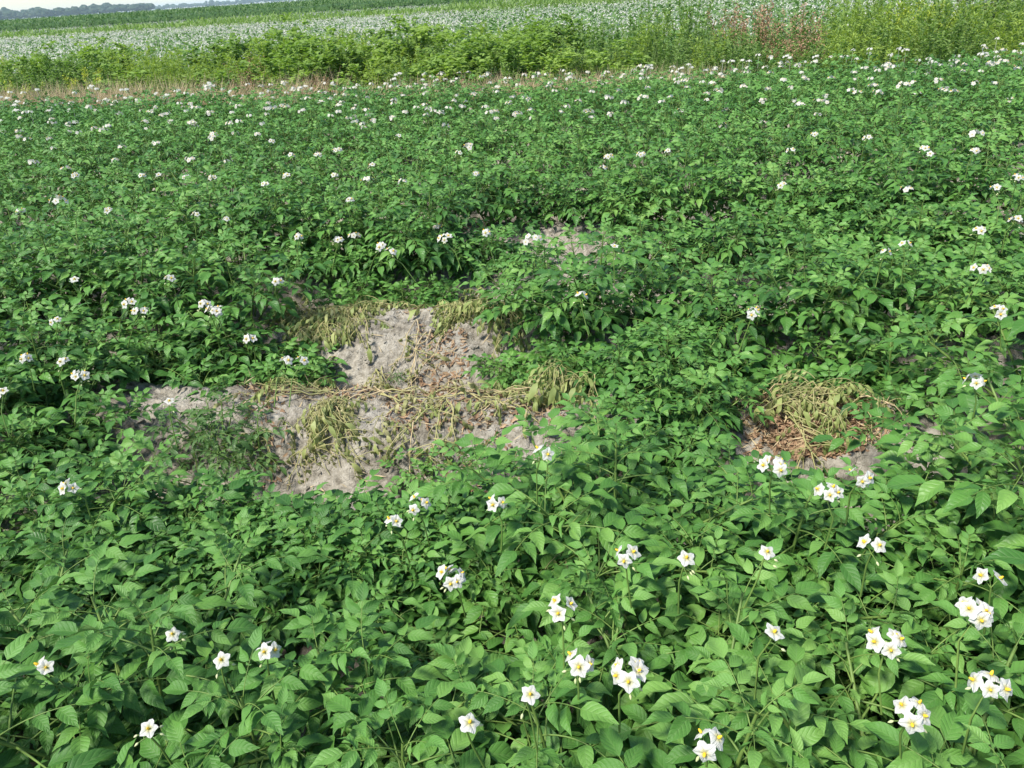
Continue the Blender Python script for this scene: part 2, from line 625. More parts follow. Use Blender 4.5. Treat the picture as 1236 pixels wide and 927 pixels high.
# ------------------------------------------------------------------ potato plant prototypes
def make_proto(seed, n_stem=5, height=0.40, spread=0.36, n_leaf=10, lod=False):
    r = random.Random(seed)
    stems, leaves = [], []
    for k in range(n_stem):
        az = 2 * math.pi * (k + r.uniform(-0.3, 0.3)) / n_stem
        lean = r.uniform(0.5, 1.05) if k else 0.1
        hh = height * r.uniform(0.78, 1.08) * (1 - 0.36 * lean)
        out = spread * lean
        b = Vector((math.cos(az) * 0.03, math.sin(az) * 0.03, -0.03))
        pts = []
        n = 10
        side = r.uniform(-0.05, 0.05)
        for i in range(n + 1):
            s = i / n
            rr = 0.03 + out * (s ** 0.95)
            pts.append(Vector((math.cos(az) * rr - math.sin(az) * side * s, math.sin(az) * rr + math.cos(az) * side * s,
                               -0.03 + (hh + 0.03) * (s ** 0.85))))
        stems.append(pts)
        for q in range(n_leaf):
            s = 0.18 + 0.82 * ((q + 0.5) / n_leaf) ** 0.55
            if q == n_leaf - 1:
                s = 1.0
            i = s * n
            i0 = min(int(i), n - 1)
            p = pts[i0].lerp(pts[i0 + 1], i - i0)
            la = az + q * 2.4 + r.uniform(-0.3, 0.3)
            # turn inward-facing leaves sideways so that they spread out
            tt = q / (n_leaf - 1)
            elev = -0.12 + 1.05 * tt ** 2.2 + r.uniform(-0.12, 0.12)
            size = 1.14 - 0.60 * max(0, tt - 0.45) / 0.55
            size *= r.uniform(0.88, 1.18)
            if s < 0.35:
                size *= 0.8
            m = Matrix.Translation(p) @ Matrix.Rotation(la, 4, 'Z') @ Matrix.Rotation(-elev, 4, 'Y') @ Matrix.Rotation(r.uniform(-.25, .25), 4, 'X') @ Matrix.Scale(size, 4)
            leaves.append((r.randrange(NS) + (100 if tt > 0.76 and r.random() < 0.75 else 0), m))
    ms = []
    for pts in stems:
        a = Acc()
        tube(a, [tuple(p) for p in pts[::2]], np.linspace(0.0055, 0.0028, 6), 4 if lod else 6)
        ms.append(a.mesh('stem', [M['stem']]))
    return ms, leaves, stems


PROTO_NEAR = [make_proto(70 + i, n_stem=8, n_leaf=15, spread=0.40) for i in range(8)]
PROTO = [make_proto(10 + i, n_stem=7, n_leaf=15, height=0.47, spread=0.37) for i in range(8)]
PROTO_FAR = [make_proto(40 + i, n_stem=6, n_leaf=11, lod=True, height=0.50, spread=0.37) for i in range(8)]


def flower_acc(seed):
    """five joined white petals round a yellow anther cone, facing +Z, 1 unit wide"""
    r = np.random.default_rng(seed)
    a = Acc()
    V, Fq = [(0, 0, -0.02)], []
    n = 20
    rings = [(0.16, 0.0), (0.36, 0.05), (0.54, 0.0)]
    droop = r.uniform(-0.16, 0.10)
    for ri, (rad, z) in enumerate(rings):
        for j in range(n):
            th = j / n * 2 * math.pi
            k = math.cos(5 * th)            # 1 on the petal axis, -1 between petals
            rr = rad * (1 + (0.19 * k * ri / 2) + (0.06 * r.uniform(-1, 1) if ri == 2 else 0))
            zz = z + 0.035 * k * (-1 if ri < 2 else 0.5) + droop * (rad / 0.5) ** 2 + (0.05 * r.uniform(-1, 1) if ri == 2 else 0.015 * r.uniform(-1, 1))
            V.append((rr * math.cos(th), rr * math.sin(th), zz))
    tri = [(0, 1 + j, 1 + (j + 1) % n) for j in range(n)]
    for ri in range(2):
        for j in range(n):
            j2 = (j + 1) % n
            Fq.append((1 + ri * n + j, 1 + (ri + 1) * n + j, 1 + (ri + 1) * n + j2, 1 + ri * n + j2))
    a.add(V, Fq)
    a.F.append(np.array(tri))
    a.MI.append(np.zeros(len(tri)))
    a.U.append(np.zeros((0, 2)))
    a.V.append(np.zeros((0, 3)))
    # anther cone
    n = 6
    V = []
    for rad, z in ((0.085, 0.0), (0.095, 0.12), (0.05, 0.24), (0.005, 0.27)):
        for j in range(n):
            V.append((rad * math.cos(j / n * 6.283), rad * math.sin(j / n * 6.283), z))
    a.add(V, [(i * n + j, i * n + (j + 1) % n, (i + 1) * n + (j + 1) % n, (i + 1) * n + j) for i in range(3) for j in range(n)], mi=1)
    return a


FL_ACC = [flower_acc(i) for i in range(5)]


def petal_near_mat():
    m, nt, n, l = mat('white_petal_with_cream_throat')
    tc = n.new('ShaderNodeTexCoord')
    sp = n.new('ShaderNodeSeparateXYZ')
    l.new(tc.outputs['Object'], sp.inputs[0])
    rad = mth(n, l, 'SQRT', mth(n, l, 'ADD', mth(n, l, 'MULTIPLY', sp.outputs[0], sp.outputs[0]), mth(n, l, 'MULTIPLY', sp.outputs[1], sp.outputs[1])))
    r = ramp(n, [(0.0, (0.62, 0.56, 0.16)), (0.13, (0.70, 0.66, 0.34)), (0.30, (0.74, 0.72, 0.65)), (0.6, (0.77, 0.755, 0.72))])
    l.new(rad, r.inputs[0])
    ang = mth(n, l, 'ARCTAN2', sp.outputs[1], sp.outputs[0])
    w5 = mth(n, l, 'ABSOLUTE', mth(n, l, 'SINE', mth(n, l, 'MULTIPLY', ang, 2.5)))
    w25 = mth(n, l, 'SINE', mth(n, l, 'MULTIPLY', ang, 35.0))
    no = n.new('ShaderNodeTexNoise')
    no.inputs['Scale'].default_value = 7
    l.new(tc.outputs['Object'], no.inputs['Vector'])
    hh = mth(n, l, 'MULTIPLY_ADD', w25, 0.10, mth(n, l, 'POWER', w5, 0.4))
    hh = mth(n, l, 'MULTIPLY_ADD', no.outputs[0], 0.8, hh)
    bp = n.new('ShaderNodeBump')
    bp.inputs['Strength'].default_value = 0.8
    bp.inputs['Distance'].default_value = 0.0022
    l.new(hh, bp.inputs['Height'])
    p = n.new('ShaderNodeBsdfPrincipled')
    l.new(r.outputs[0], p.inputs['Base Color'])
    l.new(bp.outputs[0], p.inputs['Normal'])
    p.inputs['Roughness'].default_value = 0.65
    p.inputs['Specular IOR Level'].default_value = 0.2
    tr = n.new('ShaderNodeBsdfTranslucent')
    l.new(r.outputs[0], tr.inputs[0])
    ms = n.new('ShaderNodeMixShader')
    ms.inputs[0].default_value = 0.35
    l.new(p.outputs[0], ms.inputs[1])
    l.new(tr.outputs[0], ms.inputs[2])
    o = n.new('ShaderNodeOutputMaterial')
    l.new(ms.outputs[0], o.inputs[0])
    return m


M['petal_near'] = petal_near_mat()
FL_ME = [q.mesh('flower', [M['petal_near'], M['anther']], uv=False) for q in FL_ACC]


def flower_simple(seed):
    """the same flower, seen small: 10-point corolla and a short cone"""
    r = np.random.default_rng(seed)
    a = Acc()
    V = [(0, 0, 0)]
    for j in range(10):
        rr = 0.56 if j % 2 == 0 else 0.40
        V.append((rr * math.cos(j * .6283), rr * math.sin(j * .6283), r.uniform(-0.08, 0.06)))
    a.add(V, [(0, 1 + j, 1 + (j + 1) % 10) for j in range(10)])
    V = [(0.09 * math.cos(j * 1.5708), 0.09 * math.sin(j * 1.5708), 0.0) for j in range(4)] + [(0, 0, 0.26)]
    a.add(V, [(j, (j + 1) % 4, 4) for j in range(4)], mi=1)
    return a


FS_ACC = [flower_simple(i) for i in range(4)]


def bud_acc():
    a = Acc()
    V = []
    for rad, x in ((0.02, 0), (0.22, 0.25), (0.26, 0.5), (0.14, 0.85), (0.02, 1.0)):
        for j in range(5):
            V.append((rad * math.cos(j * 1.2566), rad * math.sin(j * 1.2566), x))
    a.add(V, [(i * 5 + j, i * 5 + (j + 1) % 5, (i + 1) * 5 + (j + 1) % 5, (i + 1) * 5 + j) for i in range(4) for j in range(5)])
    return a


BUD = bud_acc()


def cluster_layout(n, r, spread=0.018):
    """positions and directions of n flowers round the stalk's tip"""
    out = []
    for i in range(n):
        az = i * 2.4 + r.uniform(-0.4, 0.4)
        el = r.uniform(0.1, 1.0) if n > 1 else 1.1
        rr = spread * (0.75 + 0.12 * n) * r.uniform(0.7, 1.15) if n > 1 else 0.012
        d = Vector((math.cos(az) * math.cos(el), math.sin(az) * math.cos(el), math.sin(el) * 0.75))
        p = d * rr
        nrm = (d + Vector((-0.25, -0.55, 0.45)) * r.uniform(0.4, 1.3)).normalized()
        out.append((p, nrm))
    return out


def make_cluster(plant, local, base, n, r, near, size=0.0255):
    """a stalk from base (plant space) to local, with its flowers; near clusters get a flower object each"""
    lay = cluster_layout(n, r)
    a = Acc()
    mid = (local + base) / 2 + Vector((r.uniform(-.01, .01), r.uniform(-.01, .01), 0.015))
    o3 = Vector(local)
    pts = [base - o3, mid - o3, Vector((0, 0, -0.012))]
    tube(a, [tuple(p) for p in pts], [0.0022, 0.0019, 0.0016], 4 if near else 3)
    if near:
        for p, d in lay:
            tube(a, [(0, 0, -0.012), tuple(p * 0.6 + Vector((0, 0, -0.004))), tuple(p - d * 0.002)], [0.0013, 0.001, 0.001], 3)
        for b in range(r.randint(1, 4)):
            az = r.uniform(0, 6.28)
            p = Vector((math.cos(az) * 0.018, math.sin(az) * 0.018, r.uniform(-0.022, -0.004)))
            m = Matrix.Translation(p) @ (Vector((math.cos(az), math.sin(az), -0.6)).to_track_quat('Z', 'Y').to_matrix().to_4x4()) @ Matrix.Scale(0.009, 4)
            a.add_acc(BUD, m, mi=1)
            tube(a, [(0, 0, -0.012), tuple(p)], [0.001, 0.001], 3)
        c = obj('flower_cluster', a.mesh('flower_cluster', [M['stem'], M['bud']], uv=False), plant, Matrix.Translation(local))
        for p, d in lay:
            m = Matrix.Translation(p) @ d.to_track_quat('Z', 'Y').to_matrix().to_4x4() @ Matrix.Rotation(r.uniform(0, 6.28), 4, 'Z') @ Matrix.Scale(size * r.uniform(0.85, 1.12), 4)
            obj('flower', r.choice(FL_ME), c, m)
    return


FAR_CL = []
for i in range(8):
    r_ = random.Random(900 + i)
    a_ = Acc()
    tube(a_, [(0, 0, -0.14), (0.004, 0, -0.06), (0, 0, -0.012)], [0.0024, 0.002, 0.0018], 3, mi=2)
    for p, d in cluster_layout(3 + i % 5, r_, 0.024):
        m = Matrix.Translation(p) @ d.to_track_quat('Z', 'Y').to_matrix().to_4x4() @ Matrix.Rotation(r_.uniform(0, 6.28), 4, 'Z') @ Matrix.Scale(0.031, 4)
        a_.add_acc(FS_ACC[r_.randrange(4)], m)
    FAR_CL.append((a_.mesh('flower_cluster', [M['petal'], M['anther'], M['stem']], uv=False), a_, 3 + i % 5))


# ------------------------------------------------------------------ where the plants stand
def inside(v, spans, pad=0.0):
    return any(a - pad < v < b + pad for a, b in spans)


BARE = {0: [(-2.30, -0.22), (0.27, 0.80)], 1: [(-1.58, -0.72)], 2: [(-1.10, -1.04), (-0.64, -0.24), (0.02, 0.36)], 3: [(-0.76, -0.30), (0.95, 1.12)], -1: [(-0.04, 0.12)]}
PAD = {0: 0.24, 1: 0.14, 2: 0.06, 3: 0.10, -1: 0.05}
# explicit flower heads read from the photograph: x, y in its pixels, number of flowers
HEADS = [(545, 698, 7), (677, 735, 3), (697, 802, 3), (759, 815, 5), (636, 842, 1), (563, 877, 1), (321, 787, 3), (50, 809, 2), (207, 768, 1),
         (265, 800, 1), (178, 882, 1), (853, 897, 3), (1069, 778, 5), (1177, 742, 6), (1198, 703, 2), (1190, 830, 4), (1098, 863, 4), (930, 768, 1),
         (922, 670, 1), (1053, 662, 2), (825, 678, 1), (755, 670, 3), (472, 632, 2), (503, 610, 4), (599, 607, 3), (84, 588, 3), (933, 563, 6),
         (999, 597, 4), (1036, 577, 3), (1177, 462, 4), (908, 378, 4), (203, 487, 1), (342, 436, 2), (362, 436, 2), (301, 410, 3), (258, 377, 6),
         (245, 368, 3), (168, 377, 5), (155, 366, 3), (68, 388, 3), (30, 433, 4), (75, 438, 3), (96, 455, 5), (2, 475, 3), (1204, 377, 4),
         (1185, 326, 4), (652, 547, 2), (1224, 267, 4), (1181, 280, 3), (360, 286, 3), (408, 291, 3), (333, 340, 3), (537, 289, 5), (586, 281, 3),
         (459, 298, 3), (470, 305, 2), (421, 243, 3), (403, 213, 4), (574, 210, 3), (942, 225, 3), (955, 182, 2), (773, 187, 4), (734, 190, 5),
         (726, 203, 2), (806, 183, 3), (1116, 180, 3), (1122, 187, 3), (1175, 183, 3), (1228, 215, 4), (1200, 228, 3), (983, 163, 3), (1047, 167, 4),
         (24, 256, 4), (130, 254, 3), (90, 212, 4), (172, 213, 3), (190, 213, 2), (224, 215, 4), (256, 215, 5), (65, 180, 3), (235, 260, 2),
         (40, 197, 3), (345, 213, 3), (320, 224, 4), (310, 163, 4), (327, 171, 4), (352, 188, 3), (383, 188, 5), (407, 182, 6), (553, 185, 2),
         (1068, 305, 2), (1092, 297, 2), (700, 358, 2), (448, 200, 2), (480, 165, 2), (88, 340, 2), (203, 337, 2), (273, 266, 2), (740, 300, 1)]

rows = []          # dicts for every plant
for k in range(-2, 11):
    y = ROW0 + SP * k
    x = -4.2 - 0.9 * y
    x1 = 1.5 + 0.42 * y
    if k == 10:
        x = -0.6
    x += random.uniform(0, 0.2)
    while x < x1:
        xx = x + random.uniform(-0.04, 0.04)
        yy = y + random.uniform(-0.05, 0.05)
        x += random.uniform(0.26, 0.33)
        if inside(xx, BARE.get(k, []), PAD.get(k, 0)):
            continue
        sz = random.uniform(0.9, 1.10)
        zz = random.uniform(0.84, 1.16)
        # lower, thinner plants next to the bare places
        for a, b in BARE.get(k, []):
            d = min(abs(xx - a), abs(xx - b))
            if d < 0.35 and not (k in (0, 1) and xx < -1.5):
                sz *= 0.82 + 0.5 * d
        if k == -1 and -2.35 < xx <= -1.42:
            sz *= 0.80
            zz *= 0.66
            yy -= 0.14
        if k == -1 and -1.42 < xx < -0.18:
            sz *= 0.70
            zz *= 0.50
            yy -= 0.16
        if k == -1 and -0.18 <= xx < 0.9:
            zz *= 0.88
        if k == 2 and (-0.95 < xx < -0.1 or 0.6 < xx < 1.25):
            zz *= 0.62
        if k == 1 and -0.1 < xx < 0.45:
            zz *= 0.62
        if k == -1 and 0.12 < xx < 0.82:
            zz *= 0.62
            sz *= 0.9
            yy -= 0.08
        if k == 2 and -0.9 < xx < 1.5:
            zz *= 0.82
            sz *= 0.92
        if k >= 9:
            zz *= 0.84
        rows.append(dict(k=k, x=xx, y=yy, s=sz, z=sz * zz, rot=random.uniform(0, 6.28), heads=[]))
# plants that lean off their ridge into the furrow round the bare patch
for (u, v, k, q, hq) in [(40, 510, 0, 1.0, .9), (20, 520, 0, 1.0, 1.0), (50, 470, 0, .9, .8), (110, 425, 1, 1.0, .85), (180, 428, 1, 1.0, .85), (250, 425, 1, 1.0, .85), (310, 420, 1, .85, .8), (345, 412, 1, .65, .7),
                         (425, 352, 2, .75, .7), (480, 350, 2, .75, .7), (530, 348, 2, .75, .7),
                         (900, 430, 1, .85, .75), (960, 430, 1, .9, .75), (1020, 435, 1, .9, .75), (1085, 455, 1, .95, .8), (655, 415, 1, .65, .75),
                         (700, 440, 1, .65, .7), (752, 450, 1, .75, .8), (810, 455, 1, .8, .8), (768, 520, 0, .58, .6), (655, 262, 4, .8, .8), (705, 258, 4, .8, .8), (760, 262, 4, .8, .8), (960, 268, 4, .8, .8), (1010, 266, 4, .8, .8), (1060, 268, 4, .8, .8), (850, 300, 3, .6, .6), (1130, 300, 3, .8, .8), (395, 322, 3, .7, .7), (455, 320, 3, .7, .7), (515, 318, 3, .7, .7), (575, 312, 3, .6, .6), (12, 690, -1, .9, .9), (850, 605, -1, .62, .5), (930, 615, -1, .6, .45), (735, 590, -1, .6, .5), (660, 615, -1, .6, .5), (215, 640, -1, .55, .45), (300, 655, -1, .5, .4), (385, 665, -1, .5, .4), (465, 660, -1, .5, .38), (550, 650, -1, .5, .4), (620, 640, -1, .5, .42), (95, 800, -2, .8, .8), (140, 780, -2, .8, .8), (825, 512, 0, .65, .65),
                         (800, 850, -2, .8, .8), (1010, 800, -2, .9, .9), (930, 720, -1, .9, .9), (1130, 740, -1, .9, .9), (1200, 860, -2, .9, .9), (620, 760, -1, .8, .8), (1190, 640, -1, .9, .9)]:
    P = at(u, v, 0.25)
    rows.append(dict(k=k, x=P[0], y=P[1], s=q, z=q * hq, rot=random.uniform(0, 6.28), heads=[]))
for p in rows:
    u, v = proj(p['x'], p['y'], 0.55)
    p['px'], p['py'] = u, v
    p['d'] = math.hypot(math.hypot(p['x'], p['y']), 1.05)
    m_ = 380 / p['d']
    p['view'] = -m_ * 0.8 < u < W + m_ * 0.8 and v < H + m_ * 0.9 and p['y'] > 0.4
    p['centre'] = 0 < u < W

view = sorted([p for p in rows if p['view']], key=lambda q: q['d'])
thingp = view[:298]
ids = set(id(p) for p in thingp)
print('PLANTS', len(rows), 'view', len(view), 'things', len(thingp), 'maxd', thingp[-1]['d'])

# hand the flower heads to the nearest plants
for (u, v, n) in HEADS:
    P = at(u, v, 0.66)
    if P[1] > 2.9:
        P = at(u, v, 0.71)
    if 395 < v < 490 and 250 < u < 400:
        P = at(u, v, 0.50)
    if (u, v) == (203, 487):
        P = at(u, v, 0.36)
    if P[1] < 2.2 and -2.3 < P[0] < -0.3:
        P = at(u, v, 0.55)
    q = min(thingp, key=lambda p: (p['x'] - P[0]) ** 2 + (p['y'] - P[1]) ** 2)
    q['heads'].append((P, n))
for p in rows:
    if (p['y'] > 6.3 and p['x'] * 0 + p['py'] < 185) or not p['view']:
        dens = 2.1 if p['y'] > 4 else 0.4
        dens += 0.5 * fbm(np.array([p['x']]), np.array([p['y']]), 0.5, 2)[0] * 3
        n = int(max(0, dens) + random.random())
        for _ in range(n):
            a = random.uniform(0, 6.28)
            rr = random.uniform(0, 0.28)
            P = np.array([p['x'] + math.cos(a) * rr, p['y'] + math.sin(a) * rr * 0.9, 0.20 + 0.50 * p['z'] + random.uniform(0.0, 0.06) - 0.3 * rr])
            p['heads'].append((P, None))

for p in rows:
    if p['view'] and not p['heads'] and 185 <= p['py'] < 330 and random.random() < (0.62 if p['px'] < 620 else 0.18):
        P = np.array([p['x'] + random.uniform(-.15, .15), p['y'] - random.uniform(0, .15), 0.21 + 0.50 * p['z']])
        p['heads'].append((P, None))

# ordinals along each row, counted from the side where the sky shows
ONES = 'first second third fourth fifth sixth seventh eighth ninth tenth eleventh twelfth thirteenth fourteenth fifteenth sixteenth seventeenth eighteenth nineteenth'.split()
TENS = {2: 'twent', 3: 'thirt', 4: 'fort', 5: 'fift', 6: 'sixt'}


def ordinal(n):
    if n < 20:
        return ONES[n - 1]
    t, o = divmod(n, 10)
    return TENS[t] + 'ieth' if o == 0 else TENS[t] + 'y-' + ONES[o - 1]


ROWNAME = {-2: "row at the photographer's feet", -1: 'row in front of the bare patch', 0: 'row broken by the bare patch', 1: 'first row behind the bare patch'}
for _k, _w in enumerate('second third fourth fifth sixth seventh eighth'.split()):
    ROWNAME[2 + _k] = _w + ' row behind the bare patch'
ROWNAME[9] = 'row along the weedy verge'
ROWNAME[10] = 'short row against the weeds'
NUM = 'no one two three four five six seven eight nine ten eleven twelve'.split()
for k in ROWNAME:
    rr = sorted([p for p in thingp if p['k'] == k], key=lambda p: p['x'])
    for i, p in enumerate(rr):
        p['ord'] = i + 1


def look(p):
    n = len(p['heads'])
    if n == 0:
        a = 'flowerless'
    elif n == 1:
        a = 'one-bloom'
    else:
        a = NUM[min(n, 12)] + '-bloom'
    b = 'low' if p['z'] < 0.8 else 'tall' if p['z'] > 1.08 else 'bushy'
    return a + ' ' + b


def build_plant(p):
    far = p['d'] > 5.2
    near = p['k'] <= -1 and p['d'] < 2.0
    mid = p['k'] <= -1
    ms, leaves, stems = (PROTO_FAR if far else PROTO_NEAR if mid else PROTO)[random.randrange(8)]
    fsz = 0.86 if mid else 0.84
    z0 = hpt(p['x'], p['y']) - 0.01
    root = obj('potato_plant', None, label='%s potato plant, %s from the sky side, %s' % (look(p), ordinal(p['ord']), ROWNAME[p['k']]),
               cat='potato plant', group='potato plants in rows')
    S = Matrix.Diagonal((p['s'], p['s'], p['z'], 1))
    RM = Matrix.Rotation(p['rot'], 4, 'Z') @ S
    root.location = (p['x'], p['y'], z0)
    root.empty_display_size = 0.1
    for me in ms:
        obj('stem', me, root, RM)
    for v, m in leaves:
        yg, v = v >= 100, v % 100
        mm = RM @ m
        # keep leaves unstretched: use the place and heading, not the squash
        loc, q, sc_ = mm.decompose()
        mm = Matrix.LocRotScale(loc, q, Vector((1, 1, 1)) * m.to_scale()[0] * min(1.05, 0.5 + 0.5 * p['s']) * fsz)
        if near:
            lo = obj('leaf', ME_RACHIS[v], root, mm)
            for lv, lm in SPECS[v][1]:
                obj('leaflet', (ME_LEAFLET_Y if yg else ME_LEAFLET)[lv], lo, lm)
        else:
            obj('leaf', ((ME_LO_Y if far else ME_HI_Y) if yg else (ME_LO if far else ME_HI))[v], root, mm)
    r = random.Random(int(p['x'] * 1000))
    for P, n in p['heads']:
        loc = Vector((P[0] - p['x'], P[1] - p['y'], P[2] - z0))
        if n is None or p['d'] > 6.5:
            me, _, _ = FAR_CL[r.randrange(8)]
            obj('flower_cluster', me, root, Matrix.Translation(loc) @ Matrix.Rotation(r.uniform(0, 6.28), 4, 'Z') @ Matrix.Scale(r.uniform(0.8, 1.15), 4))
        else:
            base = Vector((loc.x * 0.85, loc.y * 0.85, loc.z - 0.13))
            make_cluster(root, loc, base, n, r, True)


for p in thingp:
    build_plant(p)

# the rest of the same crop, outside the frame or too many to count: one mass
rest = [p for p in rows if id(p) not in ids and p['d'] > 0.9]
a_all = Acc()
LOWLEAF = []
for s in SPECS:
    q = Acc()
    for v, m in s[1]:
        q.add_acc(LF_LO[v], m)
    q.arrays()
    LOWLEAF.append(q)
for p in rest:
    ms, leaves, stems = PROTO_FAR[random.randrange(8)]
    z0 = hpt(p['x'], p['y']) - 0.01
    T = Matrix.Translation((p['x'], p['y'], z0)) @ Matrix.Rotation(p['rot'], 4, 'Z') @ Matrix.Diagonal((p['s'], p['s'], p['z'], 1))
    for v, m in leaves[::2] if not p['view'] else leaves:
        a_all.add_acc(LOWLEAF[v % 100], T @ m)
    for P, n in p['heads']:
        a_all.add_acc(FAR_CL[random.randrange(8)][1], Matrix.Translation(Vector(P)), mi=1)
obj('potato_crop', a_all.mesh('potato_crop', [M['leaf'], M['petal']]), label='leafy potato crop closing the ends of the rows', cat='crop', kind='stuff')


# ------------------------------------------------------------------ wilted and sickly plants of the bare patch
def nrm_at(x, y, e=0.02):
    gx_ = (hpt(x + e, y) - hpt(x - e, y)) / (2 * e)
    gy_ = (hpt(x, y + e) - hpt(x, y - e)) / (2 * e)
    return Vector((-gx_, -gy_, 1)).normalized()


def wilted_plant(px, py, dirs, n, length, leafy, label, z=0.18, dry=False, seed=0, lift=0.0, leaf_s=1.0):
    """stems sunk down over the soil from one base, following the ground, with limp curled leaves"""
    r = random.Random(seed * 31 + int(px))
    b = at(px, py, z)
    x0, y0 = b[0], b[1]
    z0 = hpt(x0, y0)
    root = obj('wilted_potato_plant', None, label=label, cat='wilted plant', group='wilted potato plants on the bare soil')
    root.location = (x0, y0, z0)
    root.empty_display_size = 0.05
    for k in range(n):
        d = R(r.choice(dirs) + r.uniform(-16, 16))
        L = length * r.uniform(0.7, 1.15)
        x, y = x0 + r.uniform(-.05, .05), y0 + r.uniform(-.03, .03)
        pts = []
        m = 12
        for i in range(m + 1):
            s = i / m
            zz = hpt(x, y) + 0.010 + (0.03 + lift) * math.sin(math.pi * s) * r.uniform(0.5, 1.0)
            pts.append(Vector((x - x0, y - y0, zz - z0)))
            d += r.uniform(-0.30, 0.30)
            x += math.cos(d) * L / m
            y += math.sin(d) * L / m
        a = Acc()
        tube(a, [tuple(p) for p in pts], np.linspace(0.0034, 0.0014, m + 1) * r.uniform(0.7, 1.15), 5)
        obj('stem', a.mesh('stem', [M['dry_stem'] if dry or r.random() < 0.25 else M['wilt_stem']], uv=False), root)
        for q in range(int(leafy * 1.2 * L / 0.045)):
            s = r.uniform(0.15, 1.0)
            p = pts[int(s * m)]
            nn = nrm_at(p.x + x0, p.y + y0)
            hd = d + r.uniform(-1.4, 1.4)
            f = Vector((math.cos(hd), math.sin(hd), 0))
            f = (f - nn * f.dot(nn)).normalized()
            sd = nn.cross(f)
            rm = Matrix((f, sd, nn)).transposed().to_4x4()
            mm = Matrix.Translation(p + nn * 0.012) @ rm @ Matrix.Rotation(-0.35 * r.random() + 0.1, 4, 'Y') @ Matrix.Scale(r.uniform(0.6, 1.05) * leaf_s, 4)
            obj('leaf', ME_WILT[r.randrange(6)], root, mm)


wilted_plant(428, 382, [250, 275, 300], 9, 0.34, 2.2, 'yellow-green wilted plant hanging thickly down the upper bare ridge beside leafy plants', seed=1)
wilted_plant(402, 384, [240, 270], 5, 0.30, 2.0, 'limp wilted plant at the sky-side corner of the upper bare ridge', seed=2)
wilted_plant(505, 378, [0, 180, 200, 340], 8, 0.36, 1.4, 'wilted plant sprawled flat along the crest of the upper bare ridge', seed=3)
wilted_plant(556, 380, [0, 180, 250], 7, 0.30, 1.7, 'tangled yellow-green wilted plant at the shrub-side end of the upper crest', seed=4)
wilted_plant(502, 402, [262, 272], 2, 0.46, 0.5, 'bare green-yellow stalks lying straight down the middle of the upper slope', seed=5)
wilted_plant(530, 405, [262, 278], 3, 0.36, 0.3, 'dry tan stalks lying down the brown leaf litter of the upper slope', seed=6, dry=True)
wilted_plant(462, 425, [255, 290], 3, 0.18, 1.6, 'small green wilted sprig halfway down the upper bare slope', seed=7)
wilted_plant(400, 484, [176, 184], 6, 0.42, 0.35, 'straw-coloured stalks strung along the lower crest toward its sky-side tip', seed=8)
wilted_plant(470, 484, [0, 180, 350], 7, 0.36, 0.4, 'crossed yellow stalks lying along the middle of the lower crest', seed=9)
wilted_plant(560, 487, [0, 8, 180], 6, 0.40, 0.5, 'thin yellow stalks lying along the lower crest beneath the brown litter', seed=10)
wilted_plant(640, 500, [0, 170, 190], 5, 0.26, 0.6, 'yellow stalks reaching from the lower crest to the large clods', seed=11)
wilted_plant(414, 492, [258, 270, 284], 8, 0.36, 2.0, 'thick yellowing wilted plant hanging down the lower ridge from its crest', seed=12)
wilted_plant(528, 500, [262, 285], 4, 0.34, 1.2, 'thin wilted plant trailing down the lower ridge beside a green seedling', seed=13)
wilted_plant(700, 470, [200, 250, 300, 90], 7, 0.24, 1.8, 'bright yellow-green wilted plant against the leafy plants ending the lower ridge', seed=14, lift=0.08)
wilted_plant(612, 392, [200, 240, 280], 6, 0.24, 1.8, 'drooping yellow plant where the upper ridge meets the leafy row', seed=15, lift=0.10)
wilted_plant(598, 352, [180, 220, 260], 6, 0.22, 1.8, 'pale limp plant in the narrow gap above the upper ridge', seed=16, lift=0.10)
wilted_plant(925, 500, [300, 330, 0], 6, 0.30, 1.0, 'yellow wilted stalks on the sky-side edge of the brown litter hollow', seed=17, lift=0.03)
wilted_plant(1000, 496, [190, 220, 320, 350], 8, 0.26, 0.7, 'yellow-green wilted plant at the top of the brown litter hollow', seed=18, lift=0.05)
wilted_plant(960, 515, [290, 310], 3, 0.30, 0.8, 'long yellow stalks slanting through the middle of the brown litter hollow', seed=19, lift=0.02)
wilted_plant(1050, 500, [180, 220], 5, 0.22, 1.4, 'limp straw-green plant on the shrub-side edge of the brown litter hollow', seed=20, lift=0.04)
wilted_plant(805, 322, [200, 270, 330], 5, 0.22, 1.5, 'pale wilted plant at the small brown gap in the second row', seed=21, lift=0.08)
wilted_plant(870, 322, [160, 200, 330], 6, 0.26, 1.0, 'straw-coloured collapsed stalks beside the small brown gap', seed=22, lift=0.03, dry=True)
wilted_plant(720, 690, [200, 300, 20], 4, 0.14, 1.6, 'tiny yellowed plant on the small litter hole among the near leaves', seed=23, lift=0.05)


def sick_plant(px, py, s, label, z=0.16, n_stem=4, pale=True):
    b = at(px, py, z)
    ms, leaves, stems = make_proto(random.randrange(9999), n_stem=n_stem, height=0.30, spread=0.20, n_leaf=8)
    root = obj('sickly_potato_plant', None, label=label, cat='potato plant', group='thin narrow-leaved potato plants')
    root.location = (b[0], b[1], hpt(b[0], b[1]))
    RM = Matrix.Scale(s, 4)
    for me in ms:
        obj('stem', me, root, RM)
    for v, m in leaves:
        obj('leaf', ME_NARROW[v % 6] if pale else ME_HI_Y[v % 100], root, RM @ m)


